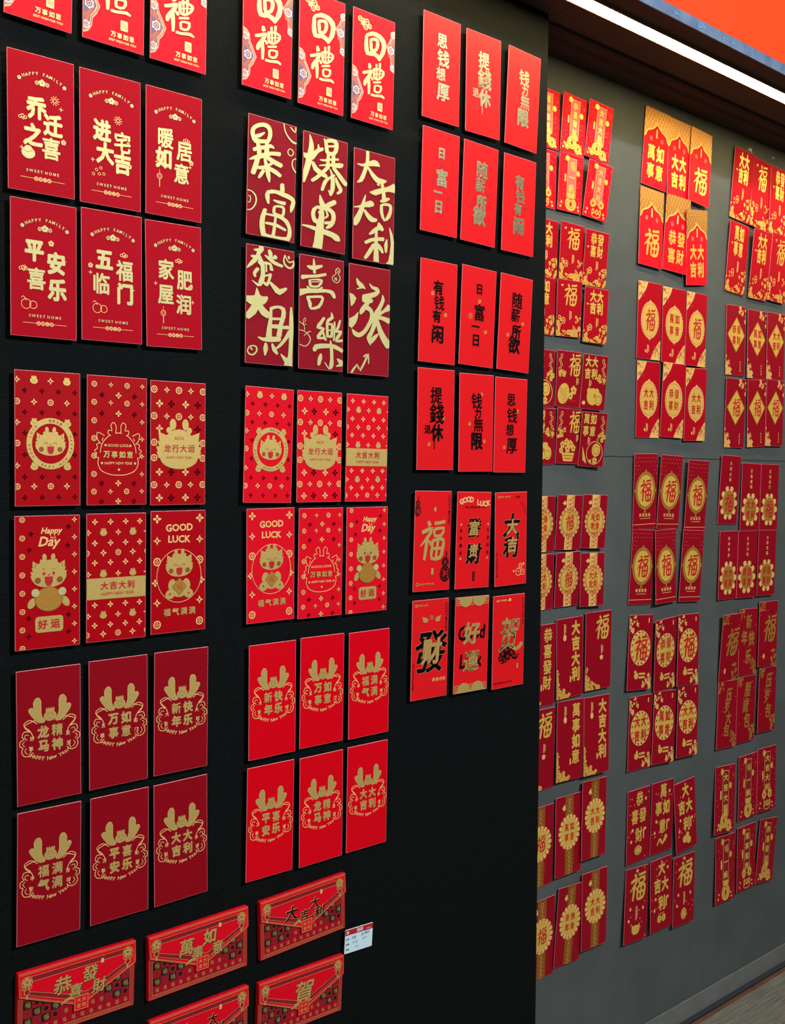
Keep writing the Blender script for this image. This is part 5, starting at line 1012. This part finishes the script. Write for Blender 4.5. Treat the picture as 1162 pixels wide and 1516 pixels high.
@design
def g_rosette(t, top):
    a = Art(86, 170)
    for i in range(10):
        t_ = i * math.pi / 5; a.ell('gold_line', 0 + 31 * math.cos(t_), -32 + 35 * math.sin(t_), 8.5, 8, n=10); t_ += math.pi / 10; a.ell('darkred', 32 * math.cos(t_), -32 + 36 * math.sin(t_), 4, 4.4, n=8)
    a.ell('gold_line', 0, -32, 31, 35, n=28); a.ell('gold_deep', 0, -32, 26.5, 31, n=28)
    if t == '福': a.fu('redink', 0, -32, 36, 44, 1.2, .1)
    else: quad(a, 'redink', t, 0, -32, 17, 10.5, 13, .055, 1.3)
    vert(a, 'gold_line', top, 0, 66, 13.5, 9.5, .03)
    a.order = ['gold_line', 'darkred', 'gold_deep', 'redink']; return a
@design
def g_script(t):
    a = Art(86, 170); rr = random.Random(31 + len(t))
    bouquet(a, rr, -43, 58, 26, 26, 'gold_deep', 0, 14); bouquet(a, rr, 16, -84, 26, 40, 'gold_deep', 0, 22)
    if t == '福': a.fu('gold_deep', 6, 14, 52, 70, 1.25, .22); a.ell('gold_line', -18, -58, 4, 7)
    elif len(t) == 4 and t == '新年快乐':
        for c, (x, y) in zip(t, ((2, 52), (-18, 12), (16, 8), (2, -38))): a.text('gold_deep', c, x, y, 28, .045, sy=1.4, shear=.1)
    else:
        n = len(t); dy = 118 / n
        for i, c in enumerate(t): a.text('gold_deep', c, 2 + 4 * (-1) ** i, 50 - i * dy, 30 if n < 4 else 25, .035, sy=1.35, shear=.18)
    for i in range(6): a.ell('pink', rr.uniform(-38, 38), rr.uniform(-70, 75), 1.6, n=6)
    a.order = ['pink', 'gold_line', 'gold_deep', 'redink']; return a

# ------------------------------------------------------------------ envelopes
WRED = {}
BODY = {}
def body_mesh(w, h, mk, pad):
    key = (round(w, 1), round(h, 1), mk, round(pad * 2000))
    if key in BODY: return BODY[key]
    t, c = 1.3, 0.5; hw, hh = w / 2, h / 2
    V = [(-hw, -hh, -t), (hw, -hh, -t), (hw, hh, -t), (-hw, hh, -t), (-hw, -hh, -c * .5), (hw, -hh, -c * .5), (hw, hh, -c * .5), (-hw, hh, -c * .5),
         (-hw + c, -hh + c, 0), (hw - c, -hh + c, 0), (hw - c, hh - c, 0), (-hw + c, hh - c, 0)]
    F = [(0, 3, 2, 1)]; I = [0]
    for i in range(4):
        j = (i + 1) % 4; F += [(i, j, 4 + j, 4 + i), (4 + i, 4 + j, 8 + j, 8 + i)]; I += [1, 1]
    F.append((8, 9, 10, 11)); I.append(0)
    if pad > 0.0003:      # foam tape behind, reaching the wall
        n = len(F); box_data(-hw * .45, hw * .45, -hh * .55, hh * .55, -t - pad * 1000, -t, V, F); I += [2] * (len(F) - n)
    me = mesh_of('red_envelope', [(x / 1000, y / 1000, z / 1000) for x, y, z in V], F, [M[mk], M['edge'], M['foam']], I)
    BODY[key] = me; return me
def frame(x, yc, z, rot, ya, pi):
    c, s = math.cos(D2R(rot)), math.sin(D2R(rot)); sy, sp, cy, cp = math.sin(D2R(ya)), math.sin(D2R(pi)), math.cos(D2R(ya)), math.cos(D2R(pi))
    ex = Vector((c * cy, c * sy + s * sp, s * cp)).normalized(); ev = Vector((-s * cy, -s * sy + c * sp, c * cp)); ev = (ev - ex * ev.dot(ex)).normalized(); n = ex.cross(ev)
    return Matrix(((ex.x, ev.x, n.x, x), (ex.y, ev.y, n.y, yc), (ex.z, ev.z, n.z, z), (0, 0, 0, 1)))
COLN = {'L': "black board's left column", 'M': "black board's middle column", 'R': "black board's right column", 'C': 'nearest grey-wall column', 'D': 'middle grey-wall column', 'E': 'far grey-wall column'}
ORDN = ['first', 'second', 'third', 'fourth', 'fifth', 'sixth', 'seventh', 'eighth', 'ninth', 'tenth', 'eleventh', 'twelfth']
SIDE = {'a': 'left', 'b': 'centre', 'c': 'right'}
PROTO = {}
def envelope(key, art, mk, what, group):
    x, z, rot, ya, pi, w, h = POSE[key]
    if key[0] in 'LMR': yc = 1.267; surf = PY
    else:
        base = {'a': .003, 'b': .0046, 'c': .0062}[key[-1]]
        c, s = math.cos(D2R(rot)), math.sin(D2R(rot))
        yo = max((u * c - v * s) * math.sin(D2R(ya)) + (u * s + v * c) * math.sin(D2R(pi)) for u in (-w / 2000, w / 2000) for v in (-h / 2000, h / 2000))
        yc = WY - base - yo; surf = WY
    pad = max(0, surf - yc - .0013)
    if key[0] not in 'LMR': pad = max(0, pad - .0003)
    me = body_mesh(w, h, mk, pad)
    o = add('red_envelope', me); o.matrix_world = frame(x, yc, z, rot, ya, pi)
    lab = '%s, %s, %s row, %s' % (what, SIDE[key[-1]], ORDN[int(key[1:-1])], COLN[key[0]])
    tag(o, lab, 'envelope', group)
    pk = id(art)
    if pk not in PROTO: art.build(o); PROTO[pk] = o
    else:
        for ch in list(PROTO[pk].children):
            c = ch.copy(); COL.objects.link(c); c.parent = o
    return o
M['mask'] = M['bright']
def masked(art, mk):      # same print on another paper: own copy because the blank disc takes the paper's colour
    if 'mask' not in art.L: return art
    k = ('masked', id(art), mk)
    if k not in AC:
        b = Art(art.w, art.h); b.L = {('mask_' + mk if q == 'mask' else q): v for q, v in art.L.items()}
        b.order = [('mask_' + mk if q == 'mask' else q) for q in art.order]; AC[k] = b; M['mask_' + mk] = M[mk]; NAMES['mask_' + mk] = 'blank_disc'
    return AC[k]
JOBS = []
def job(col, rows, arts, mk, whats, group):
    i = 0
    for r in rows:
        for s in 'abc':
            JOBS.append(('%s%d%s' % (col, r, s), arts[i], mk if isinstance(mk, str) else mk[i], whats[i], group)); i += 1
ph = ['gold 回禮 brush lettering and cloud rosettes'] * 3
job('L', [0], [d_huili()] * 3, 'bright', ['red 回禮 envelope with cloud rosettes'] * 3, 'gift-return envelopes in the top row')
job('M', [0], [d_huili()] * 3, 'bright', ['red 回禮 envelope with cloud rosettes'] * 3, 'gift-return envelopes in the top row')
fam = list(FAM)
job('L', [1, 2], [d_family(t) for t in fam], 'crimson', ['crimson envelope reading ' + t for t in fam], 'family greeting envelopes on the black board')
big = ['M1a', 'M1b', 'M1c', 'M2a', 'M2b', 'M2c']; bt = ['暴富', '爆單', '大吉大利', '發大財', '喜樂', '涨']
job('M', [1, 2], [d_big(k) for k in big], 'wine2', ['envelope with huge gold brush characters ' + t for t in bt], 'big brush character envelopes')
baby = {'coin': d_coin(), 'outline': d_outline(), 'rich': d_rich(), 'day': d_day(), 'band': d_band(), 'luck': d_luck()}
bw = {'coin': 'laughing dragon face in gold ring', 'outline': 'dragon outline reading 万事如意', 'rich': 'solid gold dragon silhouette', 'day': 'baby dragon holding ingot, 好运', 'band': 'gold band reading 大吉大利', 'luck': 'GOOD LUCK above seated baby dragon'}
sq = ['coin', 'outline', 'rich', 'day', 'band', 'luck']
job('L', [3, 4], [masked(baby[k], 'wine') for k in sq], 'wine', ['wine-red, ' + bw[k] for k in sq], 'wine-red baby dragon envelopes')
sq = ['coin', 'rich', 'band', 'luck', 'outline', 'day']
job('M', [3, 4], [masked(baby[k], 'bright') for k in sq], 'bright', ['bright red, ' + bw[k] for k in sq], 'bright red baby dragon envelopes')
an = {'龙马精神': '好事发生', '万事如意': '五福临门', '新年快乐': '大吉大利', '福气满满': '平安吉祥', '平安喜乐': '万事如意', '大吉大利': '好运多多'}
def ord4(t): return t[0] + t[2] + t[1] + t[3] if t in ('万事如意', '新年快乐') else t
LAY = {'龙马精神': '龙精马神', '万事如意': '万如事意', '新年快乐': '新快年乐', '福气满满': '福满气满', '平安喜乐': '平喜安乐', '大吉大利': '大大吉利'}
def antl(t): return d_antler(LAY[t], an[t])
sq = ['龙马精神', '万事如意', '新年快乐', '福气满满', '平安喜乐', '大吉大利']
job('L', [5, 6], [antl(t) for t in sq], 'deep', ['dark red antler envelope reading ' + t for t in sq], 'dark red antler envelopes')
sq = ['新年快乐', '万事如意', '福气满满', '平安喜乐', '龙马精神', '大吉大利']
job('M', [5, 6], [antl(t) for t in sq], 'bright2', ['bright red antler envelope reading ' + t for t in sq], 'bright red antler envelopes')
sq = ['思钱想厚', '提钱休退', '钱力无限', '日富一日', '随薪所欲', '有钱有闲']
job('R', [0, 1], [d_idiom(t, True) for t in sq], 'salmon', ['red envelope with foil words ' + t for t in sq], 'foil pun envelopes')
sq = ['有钱有闲', '日富一日', '随薪所欲', '提钱休退', '钱力无限', '思钱想厚']
job('R', [2, 3], [d_idiom(t, False) for t in sq], 'salmon', ['red envelope with black words ' + t for t in sq], 'black pun envelopes')
sw = ['red, gold 福 and black gourds', 'red, GOOD LUCK over 富贵', 'red, black-gold 大吉大利', 'red, gold 财 on black 發', 'red, 好運 between gold wave borders', 'red, gold 贺 over black peonies']
job('R', [4, 5], [masked(d_style(k), 'salmon') for k in range(6)], 'salmon', sw, 'black-and-gold lettered envelopes')
# grey wall
W1, W2, W3, W4 = '恭喜發財', '大吉大利', '萬事如意', '福'
sq = [('招財進寶', 0), (W1, 0), (W2, 0), (W3, 2), ('福一帆', 1), (W2, 2)]
job('C', [0, 1], [g_banner(t, k, False) for t, k in sq], 'bright', ['small red envelope with banner and gold ' + ['coins', 'coins', 'coins', 'purses', 'money bag', 'purses'][i] for i in range(6)], 'small banner envelopes')
sq = [W2, W4, W1, W3, W4, W2]
job('C', [2, 3], [g_flower(t, False) for t in sq], 'crimson', ['small red flower-foot envelope reading ' + t for t in sq], 'small flower-foot envelopes')
sq = [(W1, 3), (W4, 0), (W2, 1), (W1, 1), (W4, 2), (W3, 3)]
job('C', [4, 5], [g_fruit(t, k) for t, k in sq], 'grey_red', ['small red envelope, %s above gold %s' % (t, ['bowl', 'pineapple', 'fish', 'fish', 'flower basket', 'bowl'][i]) for i, (t, k) in enumerate(sq)], 'small fruit envelopes')
sq = ['快新樂年', W4, W3, W2, W4, W2]
job('C', [6, 7], [g_medal(t, False) for t in sq], 'grey_red', ['small red envelope with gold medallion of ' + t.replace('快新樂年', '新年快樂') for t in sq], 'small medallion envelopes')
sq = [W1, W2, W4, W4, W3, W2]
job('C', [8, 9], [g_vert(t) for t in sq], 'grey_red', ['red envelope with upright gold ' + t for t in sq], 'upright lettering envelopes')
sq = [W4, W3, W2, W4, '新年快樂', W2]
job('C', [10, 11], [g_medal(t, True) for t in sq], 'grey_red', ['red lace-band medallion envelope reading ' + t for t in sq], 'lace-band medallion envelopes')
sq = [W3, W2, W4, W4, W1, W2]
job('D', [0, 1], [g_arch(t) for t in sq], 'bright', ['red envelope with gold arch top reading ' + t for t in sq], 'gold arch envelopes')
sq = [W3, W2, W4, W4, W1, W2]
sq = [W4, W3, W4, W2, W1, W2]
job('D', [2, 3], [g_oval(t) for t in sq], 'crimson', ['red envelope with pointed gold oval of ' + t for t in sq], 'pointed oval envelopes')
job('D', [4, 5], [g_gem(i) for i in range(6)], 'grey_red', ['red envelope with plain gold oval of 福'] * 6, 'plain oval envelopes')
sq = [W4, W1, W4, W2, W3, W2]
job('D', [6, 7], [g_leaf(t, i % 4) for i, t in enumerate(sq)], 'grey_red', ['red envelope with leaf-ringed oval of ' + t for t in sq], 'leaf-ringed oval envelopes')
sq = [W1, W3, W2, W4, W2, W4]
job('D', [8, 9], [g_stag(t, i) for i, t in enumerate(sq)], 'grey_red', ['red envelope with staggered gold ' + t for t in sq], 'staggered lettering envelopes')
sq = [W2, W4, W1, W3, W2, W4]
job('E', [0, 1], [g_flower(t, True) for t in sq], 'crimson', ['long red flower-foot envelope reading ' + t for t in sq], 'long flower-foot envelopes')
sq = [W1, W3, W2, W4, W4, W4]
job('E', [2, 3], [g_diamond(t, i) for i, t in enumerate(sq)], 'grey_red', ['red envelope with gold diamond of ' + t for t in sq], 'gold diamond envelopes')
sq = [(W4, '大吉大利'), (W2, '吉星高照'), (W4, '五福临门'), (W2, '年年有余'), (W3, '大吉大利'), (W1, '大展宏图')]
job('E', [4, 5], [g_rosette(t, p) for t, p in sq], 'grey_red', ['red envelope with low gold rosette of ' + t for t, p in sq], 'low rosette envelopes')
sq = [W4, '新年快乐', W4, '压岁大包', '壓歲包', '压岁包']
job('E', [6, 7], [g_script(t) for t in sq], 'grey_red', ['red envelope in gold script reading ' + t for t in sq], 'gold script envelopes')
sq = [(W2, 0), ('福一帆', 1), (W2, 2), ('福一帆', 1), (W3, 2), (W1, 0)]
job('E', [8, 9], [g_banner(t, k, True) for t, k in sq], 'grey_red', ['long red envelope, dark banner and gold ' + ['coins', 'money bag', 'purses', 'money bag', 'purses', 'coins'][i] for i in range(6)], 'long banner envelopes')
for j in JOBS: envelope(*j)

# ------------------------------------------------------------------ wide wallet envelopes with flaps
FL = [(-81.5, 46), (81.5, 46), (82.5, 15), (14, -17), (-6, -17), (-80, 15)]
def wallet_body_art():
    a = Art(163, 92)
    for k, w in ((0, .8), (2.2, .5), (4.2, .8)): 
        x, y = 79 - k, 43.5 - k; a.stroke('gold', [(-x, -y), (x, -y), (x, y), (-x, y)], w, sm=1, closed=True)
    n = 12; cw = 148 / n
    for j in range(4):
        for i in range(n):
            x, y = -74 + cw * (i + .5), -34 + 11.6 * (j + .5) - 5
            if y > 17: continue
            if j == 0 or (j == 1 and 3 < i < 9): a.fu('gold', x + (j * 2), y, 5.2, 6, .8); continue
            if (i + j) % 2: a.rect('black', x, y, cw - .9, 10.6); a.fu('gold', x, y, 7.5, 7.8, .8)
            else:
                a.rect('darkred', x, y, cw - .9, 10.6); a.ring('redink', x, y, 3.8, .7, n=10)
                if (i + j) % 4 == 0: a.blossom('black', x, y, 4)
    a.order = ['darkred', 'black', 'redink', 'gold']; return a
def wallet_flap_art(t):
    a = Art(170, 96)
    def inset(k, dy=0): return [(-81.5 + k, 46 - k), (81.5 - k, 46 - k), (82 - k, 15 + k * .35), (14 - k * .05, -17 + k), (-6 + k * .05, -17 + k), (-80 + k, 15 + k * .35)]
    a.stroke('gold', inset(1.2), .7, sm=1, closed=True); a.stroke('gold', inset(3), .45, sm=1, closed=True)
    a.stroke('darkred', inset(10.5), 6.5, sm=1, closed=True)
    a.stroke('gold_line', inset(7.2), .3, sm=1, closed=True); a.stroke('gold_line', inset(14), .3, sm=1, closed=True)
    for d in (-1, 1):
        x = d * 69.5
        a.blossom('gold', x, 33, 6.5, 'redink'); a.ring('gold', x, 33, 7, 1, n=12); a.ring('gold', x, 20, 3.8, 1, n=10); a.ell('gold', x, 13, 1.6, 2.6); a.ring('gold', x - 4, 26, 2.4, .8, n=8); a.ring('gold', x + 4, 26, 2.4, .8, n=8)
    if t == '賀':
        a.text('black', t, 4.8, 8, 38, .05, shear=.15); a.text('gold', t, 4, 8.6, 38, .035, shear=.15); a.stroke('gold', [(-20, -12, 2), (-8, -8, 4), (0, -12, 2)])
    elif t == '大吉大利':
        for c, (x, y, s) in zip('大吉大利', ((-24, 12, 24), (0, 2, 18), (20, 16, 18), (28, -1, 19))): a.text('gold_line', c, x - .4, y + .4, s, .045, shear=.15); a.text('black', c, x, y, s, .035, shear=.15)
        a.stroke('gold', [(-20, -9, 2), (-12, -4, 4), (-4, -9, 2)]); a.rrect('gold_line', 33, 30, 4, 7, .6)
    else:
        for c, (x, y, s) in zip(t, ((-22, 15, 25), (16, 20, 22), (-4, 2, 20), (29, 0, 20))): a.text('black', c, x + .7, y - .7, s, .06, shear=.12); a.text('gold', c, x, y, s, .045, shear=.12)
        a.stroke('gold', [(-24, -11, 1.5), (-14, -6, 4), (-4, -8, 2)]); a.rrect('gold_line', 33, 32, 4, 6, .6)
    a.order = ['darkred', 'gold_line', 'black', 'gold', 'redink']; return a
def prism(name, pts, z0, z1, m, edge, bev=.35):
    n = len(pts); V = [(x / 1000, y / 1000, z0 / 1000) for x, y in pts] + [(x / 1000, y / 1000, z1 / 1000) for x, y in pts]
    F = [tuple(range(n, 2 * n)), tuple(range(n - 1, -1, -1))] + [(i, (i + 1) % n, n + (i + 1) % n, n + i) for i in range(n)]
    me = mesh_of(name, V, F, [m, edge], [0, 0] + [1] * n)
    bm = bmesh.new(); bm.from_mesh(me); bmesh.ops.recalc_face_normals(bm, faces=bm.faces[:])
    bmesh.ops.bevel(bm, geom=[e for e in bm.edges], offset=bev / 1000, segments=1, affect='EDGES'); bm.to_mesh(me); bm.free(); return me
def rpoly(w, h, r): 
    return [(sx * (w / 2 - (r if k else 0)), sy * (h / 2 - (0 if k else r))) for sx, sy, ks in ((-1, -1, (0, 1)), (1, -1, (1, 0)), (1, 1, (0, 1)), (-1, 1, (1, 0))) for k in ks]
bme = prism('wallet_envelope', rpoly(163, 92, 1), -6.5, 0, M['wine3'], M['bright'])
fme = prism('flap', FL[::-1], 0.9, 2.0, M['bright'], M['edge_pink'])
sme = prism('seal', [(-10.5, -12), (10.5, -12), (10.5, 9), (-10.5, 9)], 2.1, 2.6, M['bright'], M['gold'], .15)
bart = wallet_body_art()
seal = Art(30, 30)
seal.stroke('gold', [(-9, -10.5), (9, -10.5), (9, 7.5), (-9, 7.5)], 1.1, sm=1, closed=True); quad(seal, 'gold', '大吉大利', 0, -1.5, 6, 3.6, 3.8, .03, 1)
seal.order = ['gold']
for key, t, lab in (('W1', '恭發喜財', 'wide red wallet envelope reading 恭喜發財, leftmost at the bottom edge'), ('W2', '萬如事意', 'wide red wallet envelope reading 萬事如意, middle of the upper wallets'),
               ('W3', '大吉大利', 'flat wide red wallet envelope reading 大吉大利, beside the price card'), ('W4', '大吉大利', 'wide red wallet envelope cut by bottom edge, below 萬事如意 one'), ('W5', '賀', 'wide red wallet envelope with single gold 賀, below price card')):
    x, z, rot, ya, pi, w, h = POSE[key]
    o = add('wallet_envelope', bme); o.matrix_world = frame(x, PY - .0067, z, rot, 0, 0)
    tag(o, lab, 'envelope', 'wide wallet envelopes')
    bart.build(o)
    f = add('flap', fme, o); f['label'] = 'bright red pointed flap with gold lettering'
    fa = wallet_flap_art(t); fa.w, fa.h = 400, 400; fa.build(f)
    for c in f.children: c.location.z = .0019
    s = add('seal', sme, o); s.location = (.004, -.0145, 0)
    seal.build(s)
    for c in s.children: c.location.z = .0025
# price card
x, z, rot, ya, pi, w, h = POSE['P1']
o = add('price_card', prism('price_card', rpoly(w, h, .8), -1.2, 0, M['card'], M['card'])); 
o.matrix_world = frame(x, PY - .0075, z, rot, 0, 0)
V, F = [], []; box_data(-.012, .012, -.010, .010, -.0073, -.0012, V, F); add('mounting_tape', mesh_of('mounting_tape', V, F, [M['foam']]), o)
tag(o, 'small white price card with red header and blue handwriting', 'price tag')
a = Art(w, h); a.rect('redink', 0, h / 2 - 5, w - .6, 9.2)
a.rrect('white', -24, h / 2 - 5, 4, 5, .8); a.text('white', '福禮', 1, h / 2 - 4.8, 6.6, .03); a.rect('white', 20, h / 2 - 6.5, 10, .7)
for i, c in enumerate(('品名:', '规格:', '价格:')): a.text('black', c, -23, 4 - i * 8.5, 3.4, .02)
rr = random.Random(3)
for i, (x0, y0, t) in enumerate(((-13, 4.5, '烫'), (-8, 4.5, '金'), (7, 5.5, '利'), (14, 6.5, '是'), (19, 6.5, '封'), (-11, -4, '千'), (-5, -4, '元'), (10, -1.5, '6'), (14, -1, '个'), (-6, -12, '1'), (-2, -12, '5'))):
    a.text('blueink', t, x0, y0, 5.5, -.005, shear=.2, rot=rr.uniform(-8, 8))
a.order = ['redink', 'white', 'black', 'blueink']; a.build(o)
bpy.data.objects.remove(FOB)
